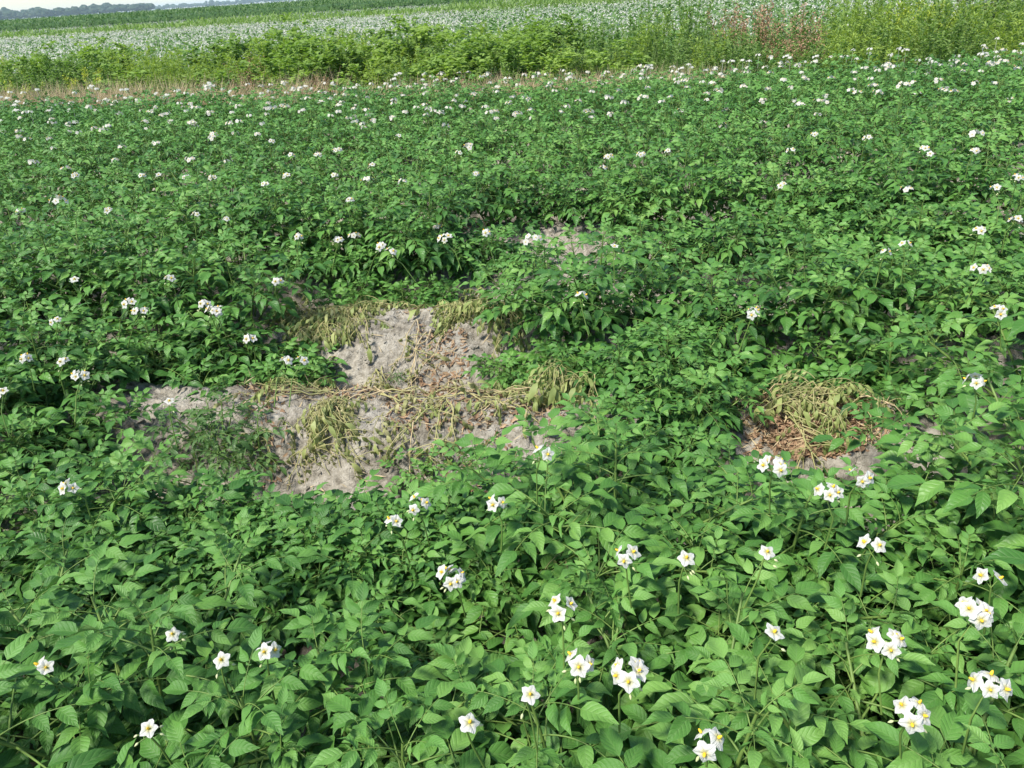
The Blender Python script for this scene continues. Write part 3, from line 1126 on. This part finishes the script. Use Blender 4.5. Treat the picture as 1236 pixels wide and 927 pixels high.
sick_plant(262, 532, 0.72, 'thin narrow-leaved potato plant on the ridge beside the grey shaded soil', n_stem=6)
sick_plant(304, 540, 0.66, 'thin narrow-leaved potato plant touching the sky-side end of the bare ridge', n_stem=6)
sick_plant(225, 545, 0.50, 'small narrow-leaved sprout in front of the bare ridge end')
sick_plant(578, 552, 0.36, 'small dark green seedling on the bare slope below the litter')
sick_plant(515, 560, 0.46, 'broad green sprout at the foot of the bare lower slope', pale=False)
sick_plant(560, 585, 0.48, 'green seedling at the foot of the slope near the trailing stalks', pale=False)
sick_plant(480, 462, 0.16, 'tiny green seedling at the foot of the upper bare slope', z=0.05)
sick_plant(655, 468, 0.5, 'low green plant leaning over the shrub-side end of the upper ridge', pale=False)
sick_plant(612, 440, 0.42, 'short leafy plant on the shrub-side shoulder of the upper ridge', pale=False)
sick_plant(870, 300, 0.80, 'bright green narrow-leaved plant standing behind the small brown gap', n_stem=6)
sick_plant(835, 505, 0.5, 'narrow-leaved plant at the near corner of the brown litter hollow', n_stem=5)


# ------------------------------------------------------------------ clods and dead-leaf litter
def scatter_px(polys, n, z=0.14):
    out = []
    for (x0, y0, x1, y1, w) in polys:
        for _ in range(int(n * w)):
            u = (random.random() + random.random() + random.random()) / 3 if w > 0.99 else random.random()
            p = at(x0 + (x1 - x0) * u, y0 + (y1 - y0) * random.random(), z)
            out.append((p[0], p[1]))
    return np.array(out)


def litter_mesh(pts, rmin, rmax, aspect, lift=0.012):
    n = len(pts)
    h = hgt(pts[:, 0], pts[:, 1])
    e = 0.015
    gxx = (hgt(pts[:, 0] + e, pts[:, 1]) - h) / e
    gyy = (hgt(pts[:, 0], pts[:, 1] + e) - h) / e
    nn = np.stack([-gxx, -gyy, np.ones(n)], 1) + rng.normal(0, 0.35, (n, 3))
    nn /= np.linalg.norm(nn, axis=1)[:, None]
    th = rng.uniform(0, 6.283, n)
    f = np.stack([np.cos(th), np.sin(th), np.zeros(n)], 1)
    f -= nn * (f * nn).sum(1)[:, None]
    f /= np.linalg.norm(f, axis=1)[:, None]
    sd = np.cross(nn, f)
    L = rng.uniform(rmin, rmax, n)[:, None]
    w = L * rng.uniform(aspect * 0.6, aspect * 1.4, n)[:, None]
    c = np.stack([pts[:, 0], pts[:, 1], h + rng.uniform(0.002, lift, n)], 1)
    curl = rng.uniform(-0.4, 0.9, n)[:, None]
    V = np.stack([c - f * L / 2 + nn * curl * L * 0.3, c - sd * w / 2 + nn * curl * w * 0.5, c + f * L * 0.1, c + sd * w / 2 + nn * curl * w * 0.5, c + f * L / 2 + nn * curl * L * 0.4], 1)
    b = np.arange(n)[:, None] * 5
    Fq = np.concatenate([b + np.array([[0, 1, 2]]), b + np.array([[0, 2, 3]]), b + np.array([[1, 4, 2]]), b + np.array([[2, 4, 3]])])
    a = Acc()
    a.add(V.reshape(-1, 3), Fq)
    return a


LIT = [(300, 478, 690, 500, 0.45), (470, 485, 690, 535, 0.35), (505, 415, 565, 478, 0.35), (400, 370, 620, 400, 0.3), (880, 488, 1085, 560, 3.4), (795, 318, 880, 338, 0.35),
       (695, 672, 745, 715, 0.4), (500, 530, 640, 590, 0.12), (290, 480, 350, 560, 0.1), (1000, 285, 1040, 315, 0.05), (880, 290, 920, 320, 0.12)]
pt = scatter_px(LIT, 1500)
obj('dead_leaf_litter', litter_mesh(pt, 0.012, 0.046, 0.30).mesh('dead_leaf_litter', [M['litter']], uv=False),
    label='brown curled dead leaves lying on the bare soil', cat='leaf litter', kind='stuff')
LIT2 = [(300, 475, 690, 500, 0.5), (400, 370, 640, 400, 0.4), (500, 420, 560, 478, 0.15), (880, 492, 1080, 555, 0.9), (790, 315, 900, 338, 0.2), (300, 480, 690, 590, 0.35), (400, 400, 600, 470, 0.12)]
pt = scatter_px(LIT2, 700)
obj('straw_litter', litter_mesh(pt, 0.03, 0.085, 0.055, 0.02).mesh('straw_litter', [M['dry_stem']], uv=False),
    label='thin straw bits scattered over the bare soil', cat='leaf litter', kind='stuff')

ICO = None


def lump(seed, sub=1):
    r = np.random.default_rng(seed)
    import bmesh
    bm = bmesh.new()
    bmesh.ops.create_icosphere(bm, subdivisions=sub, radius=1)
    V = np.array([v.co[:] for v in bm.verts])
    Fq = np.array([[v.index for v in f.verts] for f in bm.faces])
    bm.free()
    V = V * (1 + r.uniform(-0.28, 0.28, (len(V), 1))) * np.array([1, r.uniform(0.7, 1), r.uniform(0.5, 0.75)])
    return V, Fq


LUMPS = [lump(i) for i in range(8)]
ca = Acc()
CL = [(110, 488, 200, 560, 0.5), (300, 478, 690, 590, 1.0), (400, 385, 610, 478, 0.9), (665, 275, 735, 306, 0.5), (990, 285, 1045, 318, 0.2), (880, 500, 1080, 555, 0.3), (800, 290, 900, 335, 0.3)]
for x, y in np.concatenate([scatter_px([c], 550) for c in CL]):
    V, Fq = LUMPS[random.randrange(8)]
    s = 0.003 + 0.013 * random.random() ** 4
    th = random.uniform(0, 6.28)
    c_, s_n = math.cos(th), math.sin(th)
    V2 = (V * s) @ np.array([[c_, s_n, 0], [-s_n, c_, 0], [0, 0, 1]]) + np.array([x, y, hpt(x, y) + s * 0.2])
    ca.add(V2, Fq)
obj('soil_crumbs', ca.mesh('soil_crumbs', [M['soil']], smooth=False, uv=False), label='loose grey crumbs of earth on the bare ridges', cat='soil', kind='stuff')
for (px, py, s, lab) in [(652, 491, 0.045, 'large pale clod of earth on the lower crest beside the leafy plants'),
                         (628, 497, 0.026, 'smaller clod of earth next to the largest clod on the lower crest'),
                         (520, 412, 0.030, 'rounded clod of earth on the upper slope beside brown litter'),
                         (470, 448, 0.026, 'clod of earth halfway down the middle of the upper slope'),
                         (700, 290, 0.035, 'clod of earth on the small bare spot in the third row'),
                         (590, 545, 0.034, 'flat clod of earth low on the lower slope beside a seedling')]:
    P = at(px, py, 0.16)
    V, Fq = lump(int(px), 3)
    V = V / np.linalg.norm(V, axis=1)[:, None]
    nz = fbm(V[:, 0] * 3 + px, V[:, 1] * 3 + V[:, 2] * 4, 1.2, 3)
    V = V * (1 + 0.55 * nz)[:, None] * np.array([1, 0.8, 0.6]) * s
    a_ = Acc()
    a_.add(V, Fq)
    o = obj('soil_clod', a_.mesh('soil_clod', [M['soil']], uv=False), label=lab, cat='clod', group='clods on the bare ridges')
    o.location = (P[0], P[1], hpt(P[0], P[1]) + s * 0.25)


# ------------------------------------------------------------------ blades: narrow leaves, grass, corn
def blades(P, az, el, L, w, bend, seg=2, roll=None, taper=True):
    """P (n,3) bases; az, el direction; bend = how much the elevation falls along the blade"""
    n = len(P)
    az, el, L, w, bend = (np.broadcast_to(np.asarray(q, float), (n,)) for q in (az, el, L, w, bend))
    roll = rng.uniform(-0.8, 0.8, n) if roll is None else roll
    c = P.copy()
    ring = []
    for i in range(seg + 1):
        s = i / seg
        a = el - bend * s
        d = np.stack([np.cos(a) * np.cos(az), np.cos(a) * np.sin(az), np.sin(a)], 1)
        side = np.stack([-np.sin(az), np.cos(az), np.zeros(n)], 1)
        up = np.cross(d, side)
        sd = side * np.cos(roll)[:, None] + up * np.sin(roll)[:, None]
        prof = math.sin(math.pi * min(1, 0.18 + 0.82 * s)) ** 0.7 if taper else 1 - s
        ww = (w * max(prof, 0.05) / 2)[:, None]
        ring += [c - sd * ww, c + sd * ww]
        c = c + d * (L / seg)[:, None]
    V = np.stack(ring, 1)
    k = 2 * (seg + 1)
    b = np.arange(n)[:, None] * k
    Fq = np.concatenate([b + np.array([[2 * i, 2 * i + 1, 2 * i + 3, 2 * i + 2]]) for i in range(seg)])
    a = Acc()
    a.add(V.reshape(-1, 3), Fq)
    return a


def wm(name, stops, **k):
    return leaf_mat(name, stops, veins=False, rough=0.6, spec=0.25, **k)


M['golden'] = wm('goldenrod_leaf', [(0.0, (0.18, 0.31, 0.03)), (0.5, (0.32, 0.47, 0.045)), (1.0, (0.47, 0.58, 0.07))], trans=0.42, tcol=(0.3, 0.42, 0.05))
M['golden2'] = wm('mugwort_leaf', [(0.0, (0.12, 0.21, 0.035)), (0.5, (0.20, 0.32, 0.055)), (1.0, (0.31, 0.42, 0.09))], trans=0.4)
M['plume'] = plain_mat('yellow_plume', [(0.0, (0.26, 0.36, 0.04)), (1.0, (0.52, 0.54, 0.06))], rnd=0.8, trans=0.3)
M['rust'] = plain_mat('rusty_seed', [(0.0, (0.22, 0.12, 0.06)), (0.5, (0.38, 0.22, 0.13)), (1.0, (0.50, 0.33, 0.20))], rnd=0.8, trans=0.2)
M['shrub'] = wm('shrub_leaf', [(0.0, (0.11, 0.22, 0.026)), (0.5, (0.24, 0.40, 0.04)), (1.0, (0.40, 0.56, 0.07))], trans=0.42, tcol=(0.25, 0.42, 0.05))
M['dark_shrub'] = wm('dull_leaf', [(0.0, (0.06, 0.075, 0.03)), (0.5, (0.10, 0.11, 0.045)), (1.0, (0.17, 0.15, 0.07))], trans=0.25, tcol=(0.2, 0.2, 0.06))
M['grass'] = wm('grass_blade', [(0.0, (0.12, 0.20, 0.04)), (0.5, (0.19, 0.29, 0.065)), (1.0, (0.34, 0.39, 0.14))], trans=0.42, tcol=(0.3, 0.4, 0.08))
M['corn'] = wm('corn_leaf', [(0.0, (0.035, 0.085, 0.02)), (0.5, (0.055, 0.125, 0.03)), (1.0, (0.09, 0.17, 0.045))], trans=0.3)
M['wood'] = wm('wood_leaf', [(0.0, (0.020, 0.040, 0.015)), (0.5, (0.035, 0.065, 0.022)), (1.0, (0.055, 0.09, 0.03))], trans=0.1)
M['far_leaf'] = wm('far_potato_leaf', [(0.0, (0.06, 0.135, 0.03)), (0.5, (0.10, 0.20, 0.045)), (1.0, (0.15, 0.27, 0.06))], trans=0.25)


def weed_stalks(n, hgt_, spread, r):
    st = []
    for k in range(n):
        az = r.uniform(0, 6.283)
        rr = spread * math.sqrt(r.random())
        h = hgt_ * r.uniform(0.72, 1.08) * (1 - 0.15 * rr / spread)
        b = np.array([math.cos(az) * rr * 0.45, math.sin(az) * rr * 0.45, -0.02])
        t = np.array([math.cos(az) * rr * 1.15, math.sin(az) * rr * 1.15, h])
        st.append((b, t))
    return st


def stalk_pts(b, t, s):
    s = np.asarray(s)[:, None]
    p = b + (t - b) * s
    p[:, :2] = b[:2] + (t - b)[:2] * s ** 1.5
    return p


def weed_parts(kind, seed):
    r = random.Random(seed)
    out = []
    sa, fa, extra = Acc(), Acc(), None
    if kind in ('goldenrod', 'flowering_goldenrod', 'mugwort'):
        st = weed_stalks(16, 1.0, 0.33, r)
        for b, t in st:
            tube(sa, stalk_pts(b, t, [0, .33, .66, 1]), [0.005, 0.004, 0.003, 0.002], 3)
            n = 52
            s = rng.uniform(0.12, 1.0, n)
            P = stalk_pts(b, t, s)
            fa.add_acc(blades(P, rng.uniform(0, 6.283, n), rng.uniform(0.2, 1.0, n), (0.11 if kind != 'mugwort' else 0.085) * (1.15 - 0.55 * s), 0.016 if kind != 'mugwort' else 0.022, rng.uniform(0.3, 1.2, n)))
        if kind == 'flowering_goldenrod':
            extra = Acc()
            for b, t in st[:11]:
                n = 42
                s = rng.uniform(0.84, 1.05, n)
                P = stalk_pts(b, t, s) + rng.normal(0, 0.02, (n, 3))
                extra.add_acc(blades(P, rng.uniform(0, 6.283, n), rng.uniform(0.1, 1.1, n), 0.045, 0.014, 0.8))
            out.append(('plume', extra, 'plume'))
        out.append(('foliage', fa, 'golden' if kind != 'mugwort' else 'golden2'))
        out.append(('stem', sa, 'stem'))
    elif kind in ('leafy_shrub', 'dull_shrub'):
        st = weed_stalks(11, 1.0, 0.42, r)
        for b, t in st:
            tube(sa, stalk_pts(b, t, [0, .33, .66, 1]), [0.007, 0.006, 0.004, 0.002], 3)
            for q in range(7):
                s = r.uniform(0.25, 1.0)
                p = stalk_pts(b, t, [s])[0]
                az = r.uniform(0, 6.283)
                e = p + np.array([math.cos(az) * 0.17, math.sin(az) * 0.17, 0.10]) * r.uniform(0.5, 1.1)
                tube(sa, [p, (p + e) / 2 + [0, 0, .01], e], [0.003, 0.002, 0.001], 3)
                n = 15
                P = p + (e - p) * rng.uniform(0.2, 1.05, (n, 1)) + rng.normal(0, 0.025, (n, 3))
                fa.add_acc(blades(P, rng.uniform(0, 6.283, n), rng.uniform(-0.2, 0.7, n), rng.uniform(0.06, 0.11, n), rng.uniform(0.032, 0.055, n) * (1 if kind == 'leafy_shrub' else 0.6), rng.uniform(0.3, 1.1, n)))
        out.append(('foliage', fa, 'shrub' if kind == 'leafy_shrub' else 'dark_shrub'))
        out.append(('stem', sa, 'stem'))
    elif kind == 'dock_plant':
        st = weed_stalks(9, 1.0, 0.30, r)
        extra = Acc()
        for b, t in st:
            tube(sa, stalk_pts(b, t, [0, .5, 1]), [0.005, 0.004, 0.002], 3)
            n = 70
            s = rng.uniform(0.5, 1.03, n)
            P = stalk_pts(b, t, s) + rng.normal(0, 0.022, (n, 3))
            extra.add_acc(blades(P, rng.uniform(0, 6.283, n), rng.uniform(0.0, 1.3, n), 0.03, 0.016, 0.5))
            n = 16
            P = stalk_pts(b, t, rng.uniform(0.02, 0.6, n))
            fa.add_acc(blades(P, rng.uniform(0, 6.283, n), rng.uniform(0.2, 1.0, n), 0.17, 0.03, rng.uniform(0.5, 1.3, n)))
        out += [('seed_head', extra, 'rust'), ('foliage', fa, 'golden2'), ('stem', sa, 'stem')]
    elif kind == 'grass_tuft':
        n = 150
        az = rng.uniform(0, 6.283, n)
        rr = 0.16 * np.sqrt(rng.random(n))
        P = np.stack([np.cos(az) * rr, np.sin(az) * rr, np.full(n, -0.01)], 1)
        fa.add_acc(blades(P, az + rng.normal(0, .5, n), rng.uniform(1.15, 1.5, n), rng.uniform(0.6, 1.05, n), 0.011, rng.uniform(0.1, 0.9, n), seg=3, taper=False))
        out.append(('foliage', fa, 'grass'))
    return out


WEED = {}
WDESC = {'goldenrod': ('feathery yellow-green goldenrod', 'goldenrod'), 'flowering_goldenrod': ('goldenrod with yellow flower plumes', 'goldenrod'),
         'mugwort': ('slender green mugwort weed', 'weed'), 'leafy_shrub': ('broad-leaved bright green shrub', 'shrub'),
         'dull_shrub': ('brownish dull-leaved shrub', 'shrub'), 'dock_plant': ('rusty-headed dock plant', 'dock plant'), 'grass_tuft': ('tall green grass tuft', 'grass tuft')}
for kk in WDESC:
    WEED[kk] = []
    for i in range(3):
        parts = weed_parts(kk, i + 3)
        WEED[kk].append([(nm, a.mesh(nm, [M[mt]], smooth=False, uv=True), mt) for nm, a, mt in parts])


def pick_weed(px, line):
    """which kind grows where along the verge, as the photograph shows"""
    u = random.random()
    if line == 0:
        if px < 190:
            return 'flowering_goldenrod' if u < 0.15 and px < 130 else 'dock_plant' if u < 0.3 else 'mugwort' if u < 0.7 else 'grass_tuft'
        if px < 420:
            return 'dock_plant' if u < 0.75 and px > 235 else 'mugwort' if u < 0.75 else 'grass_tuft'
        return 'grass_tuft' if u < 0.55 else 'mugwort' if u < 0.9 else 'dock_plant'
    if (235 < px < 400 and line in (1, 2) or 860 < px < 1000 and line > 2) and u > 0.5:
        return 'dock_plant'
    if px < 150:
        return 'mugwort' if u < 0.5 else 'leafy_shrub' if u < 0.85 else 'flowering_goldenrod'
    if px < 265:
        return 'goldenrod' if u < 0.72 else 'flowering_goldenrod' if u < 0.85 else 'mugwort'
    if px < 400:
        return 'leafy_shrub' if u < 0.45 else 'dock_plant' if u < 0.8 and line < 3 else 'goldenrod'
    if px < 620:
        return 'leafy_shrub' if u < 0.42 else 'goldenrod' if u < 0.8 else 'mugwort'
    if px < 760:
        return 'mugwort' if u < 0.45 else 'goldenrod' if u < 0.8 else 'leafy_shrub'
    if px < 880:
        return 'grass_tuft' if u < 0.35 else 'goldenrod' if u < 0.6 else 'mugwort'
    if px < 1010:
        return 'mugwort' if u < 0.45 else 'dock_plant' if u < 0.68 and line > 1 else 'goldenrod'
    if px < 1100:
        return 'goldenrod' if u < 0.7 else 'mugwort'
    return 'flowering_goldenrod' if u < 0.25 else 'goldenrod' if u < 0.7 else 'mugwort'


LINES = [(11.45, 0.42), (12.0, 0.62), (12.6, 0.80), (13.3, 0.95), (14.1, 1.02), (15.0, 1.0)]
LNAME = ['front line of the verge', 'second line of the verge', 'third line of the verge', 'fourth line of the verge', 'fifth line of the verge', 'back line of the verge']
weeds = []
for li, (yl, hl) in enumerate(LINES):
    x = -1.18 * yl - 1.2
    x1 = 0.42 * yl + 1.2
    while x < x1:
        xx, yy = x + random.uniform(-.12, .12), yl + random.uniform(-0.22, 0.22)
        x += random.uniform(0.42, 0.60)
        u, v = proj(xx, yy, 0.6)
        if not -70 < u < W + 70:
            continue
        if li == 0 and random.random() < (0.55 if u < 230 else 0.1 if u < 420 else 0.3):
            continue
        bump_ = 1 + 0.5 * float(fbm(np.array([xx]), np.array([yy]), 0.45, 2)[0])
        weeds.append([pick_weed(u, li), xx, yy, hl * bump_ * random.uniform(0.88, 1.12) * (1 + 0.28 * max(0, min(1, (u - 250) / 700))), li, u])
for i in range(7):
    xx = 5.6 + i * 0.62
    weeds.append(['dull_shrub', xx, 16.6 + random.uniform(-.3, .3), random.uniform(1.35, 1.6), 5, 1000])
print('WEEDS', len(weeds))
cnt = {}
for kd, xx, yy, hh, li, u in sorted(weeds, key=lambda q: q[1]):
    cnt[(kd, li)] = cnt.get((kd, li), 0) + 1
    d, c = WDESC[kd]
    root = obj(kd, None, label='%s, %s such from the sky side, %s' % (d, ordinal(cnt[(kd, li)]), LNAME[li]), cat=c, group={'goldenrod': 'goldenrods', 'shrub': 'shrubs', 'weed': 'mugworts', 'dock plant': 'dock plants', 'grass tuft': 'grass tufts'}[c] + ' in the weedy verge')
    root.location = (xx, yy, hpt(xx, yy))
    w_ = 0.75 + 0.35 * hh
    RM = Matrix.Rotation(random.uniform(0, 6.283), 4, 'Z') @ Matrix.Diagonal((w_, w_, hh, 1))
    for nm, me, mt in WEED[kd][random.randrange(3)]:
        obj(nm, me, root, RM, kind=None if nm == 'stem' else 'stuff')

# dry and green grass at the foot of the weeds: nobody could count the blades
n = 36000
x = rng.uniform(-15, 7, n)
y = 10.5 + rng.gamma(2.0, 0.2, n)
y += np.where(x < -6.5, 0.0, 0.12)
keep = (fbm(x, y * 0, 0.6, 2) + 0.33 + np.where(x < -6, 0.25, np.where(x < -1, 0.05, -0.03))) > rng.random(n) * 0.55
x, y = x[keep], y[keep]
n = len(x)
P = np.stack([x, y, hgt(x, y) - 0.01], 1)
obj('dry_grass', blades(P, rng.uniform(0, 6.283, n), rng.uniform(0.9, 1.5, n), rng.uniform(0.42, 0.80, n) * (0.8 + 0.22 * (x < -4.5)), 0.014, rng.uniform(0.1, 1.0, n), seg=2, taper=False).mesh('dry_grass', [M['dry_grass']], uv=True),
    label='pale tan dry grass between the potato field and the weeds', cat='grass', kind='stuff')
n = 42000
x = rng.uniform(-22, 9, n)
y = rng.uniform(11.0, 16.6, n)
P = np.stack([x, y, hgt(x, y) - 0.01], 1)
obj('green_grass', blades(P, rng.uniform(0, 6.283, n), rng.uniform(0.9, 1.5, n), rng.uniform(0.2, 0.5, n), 0.014, rng.uniform(0.1, 1.0, n), seg=2, taper=False).mesh('green_grass', [M['grass']], uv=True),
    label='green grass growing between the weeds of the verge', cat='grass', kind='stuff')


# ------------------------------------------------------------------ the fields beyond
def crop_sheet(y0, y1, xa, xb, h0, amp, step, rowsp):
    """a lumpy canopy surface in rows"""
    ys = np.arange(y0, y1 + step * .5, step)
    xs = np.arange(xa, xb + step, step * 2)
    X, Y = np.meshgrid(xs, ys)
    ph = Y / rowsp
    Z = h0 + amp * np.cos(2 * math.pi * ph) + 0.10 * fbm(X, Y, 2.2, 3)
    e = np.minimum(np.minimum(Y - y0, y1 - Y), 0.4) / 0.4
    Z = np.where(e <= 0, -0.02, Z)
    nx, ny = len(xs), len(ys)
    ii = (np.arange(ny - 1)[:, None] * nx + np.arange(nx - 1)[None, :]).ravel()
    a = Acc()
    a.add(np.stack([X.ravel(), Y.ravel(), Z.ravel()], 1), np.stack([ii, ii + 1, ii + nx + 1, ii + nx], 1))
    return a


def far_potatoes(y0, y1, dens0, fl, label, xl=1.45, xr=0.55):
    a = crop_sheet(y0, y1, -xl * y1 - 4, xr * y1 + 4, 0.30, 0.06, 0.2 if y0 < 40 else 0.5, 0.8)
    N = 0
    for band in np.arange(y0, y1, 3.0):
        yb = min(band + 3.0, y1)
        xa, xb = -xl * yb - 1, xr * yb + 1
        dens = dens0 * min(1, (22 / band) ** 1.25)
        n = int((xb - xa) * (yb - band) * dens)
        x = rng.uniform(xa, xb, n)
        y = rng.uniform(band, yb, n)
        z = 0.34 + 0.07 * np.cos(2 * math.pi * y / 0.8) + 0.16 * fbm(x, y, 1.6, 3) + rng.uniform(-0.08, 0.08, n)
        P = np.stack([x, y, z], 1)
        k = max(1.0, (band / 22) ** 0.62)
        a.add_acc(blades(P, rng.uniform(0, 6.283, n), rng.uniform(-0.2, 0.6, n), rng.uniform(0.10, 0.18, n) * k, rng.uniform(0.05, 0.09, n) * k, rng.uniform(0.4, 1.2, n), seg=2), mi=0)
        N += n
    o = obj('far_potato_crop', a.mesh('far_potato_crop', [M['far_leaf']], uv=True), label=label, cat='crop', kind='stuff')
    # white flower heads over it
    fa = Acc()
    ypos, xpos = [], []
    for band in np.arange(y0, y1, 3.0):
        yb = min(band + 3.0, y1)
        xa, xb = -xl * yb - 1, xr * yb + 1
        n = int((xb - xa) * (yb - band) * fl * min(1, (26 / band) ** 0.35))
        xpos.append(rng.uniform(xa, xb, n))
        ypos.append(rng.uniform(band, yb, n))
    x = np.concatenate(xpos)
    y = np.concatenate(ypos)
    kp = (fbm(x, y, 0.35, 3) * 1.6 + 0.75) > rng.random(len(x)) * np.where(x > -0.25 * y, 1.7, 1.0)
    x, y = x[kp], y[kp]
    n = len(x)
    z = 0.47 + 0.07 * np.cos(2 * math.pi * y / 0.8) + 0.16 * fbm(x, y, 1.6, 3) + rng.uniform(-0.03, 0.05, n)
    for q in range(3):
        P = np.stack([x, y, z], 1) + rng.normal(0, 0.022, (n, 3))
        fa.add_acc(blades(P, rng.uniform(0, 6.283, n), rng.uniform(-0.3, 1.2, n), rng.uniform(0.04, 0.075, n), rng.uniform(0.035, 0.055, n), 0.3, seg=1, taper=False))
    V, fs, U, MI = fa.arrays()
    obj('far_potato_flowers', fa.mesh('far_potato_flowers', [M['petal']], uv=False), label='white flowers dotting ' + label.split('potato')[0].strip() + ' potato crop beyond the weeds', cat='flowers', kind='stuff')


far_potatoes(16.9, 49, 46, 20, 'wide flowering potato crop between the weedy verge and the thin green strip')
# thin green weedy strip
n = 26000
x = rng.uniform(-85, 30, n)
y = 50 + rng.uniform(0, 7, n)
hh = 0.65 * (1 + 0.9 * fbm(x, y, 0.25, 3))
P = np.stack([x, y, rng.uniform(0, 1, n) * hh], 1)
sa = blades(P, rng.uniform(0, 6.283, n), rng.uniform(0.4, 1.4, n), rng.uniform(0.2, 0.4, n), 0.09, rng.uniform(0.2, 1.0, n))
obj('field_strip', sa.mesh('field_strip', [M['golden2']], uv=True), label='low green weedy strip crossing between two far potato fields', cat='weeds', kind='stuff')
far_potatoes(58, 76, 40, 11, 'narrow pale flowering potato crop in front of the corn')
# corn
a = crop_sheet(78, 260, -420, 160, 0.95, 0.12, 0.9, 1.5)
n = 60000
yy = 78 + 182 * rng.random(n) ** 2.4
xx = rng.uniform(-1.5, 0.62, n) * yy
z = rng.uniform(0.3, 1.3, n) * 1.0
z = np.where(yy > 82, rng.uniform(0.8, 1.3, n), z) + 0.16 * fbm(xx, yy, 0.12, 2)
k = np.maximum(1, (yy / 90) ** 0.7)
a.add_acc(blades(np.stack([xx, yy, z], 1), rng.uniform(0, 6.283, n), rng.uniform(0.4, 1.3, n), rng.uniform(0.25, 0.5, n) * k, 0.10 * k, rng.uniform(0.5, 1.6, n)), mi=0)
obj('corn_field', a.mesh('corn_field', [M['corn']], uv=True), label='dark green corn field in front of the far wood', cat='corn', kind='stuff')


# far woods
def wood(az0, az1, dist, depth, hmean, n, label):
    a = Acc()
    lumps = [lump(70 + i, 2) for i in range(6)]
    for i in range(n):
        az = R(az0 + (az1 - az0) * (i + random.random()) / n)
        d = dist + random.uniform(0, depth)
        x, y = math.sin(az) * d, math.cos(az) * d
        h = hmean * random.uniform(0.75, 1.15) * (1.35 if random.random() < 0.05 else 1)
        w = random.uniform(6, 10)
        tube(a, [(x, y, 0), (x, y, h * 0.5)], [0.4, 0.3], 4)
        for q in range(3):
            V, Fq = lumps[random.randrange(6)]
            s = np.array([w * random.uniform(.5, .8), w * random.uniform(.5, .8), h * random.uniform(0.30, 0.42)])
            c = np.array([x + random.uniform(-3, 3), y + random.uniform(-3, 3), h * random.uniform(0.35, 0.62)])
            a.add(V * s + c, Fq)
    obj('far_wood', a.mesh('far_wood', [M['wood']], smooth=False, uv=True), label=label, cat='wood', kind='stuff')


wood(-62, -33.2, 1150, 120, 12.5, 330, 'blue-green far wood on the horizon ending in a taller clump')
wood(-34.5, 30, 2000, 200, 13, 500, 'faint low wood farther off beyond the corn field')

# ------------------------------------------------------------------ haze
import bmesh
bm = bmesh.new()
bmesh.ops.create_cube(bm, size=1)
me = bpy.data.meshes.new('haze')
bm.to_mesh(me)
bm.free()
m, nt, n_, l_ = mat('haze')
pv = n_.new('ShaderNodeVolumePrincipled')
pv.inputs['Color'].default_value = (0.66, 0.86, 1.0, 1)
pv.inputs['Density'].default_value = 0.00025
pv.inputs['Anisotropy'].default_value = 0.2
mo = n_.new('ShaderNodeOutputMaterial')
l_.new(pv.outputs[0], mo.inputs['Volume'])
me.materials.append(m)
o = obj('haze', me, label='thin blue-white haze over the fields', cat='haze', kind='stuff')
o.scale = (7200, 7800, 26)
o.location = (0, 800, 11.6)
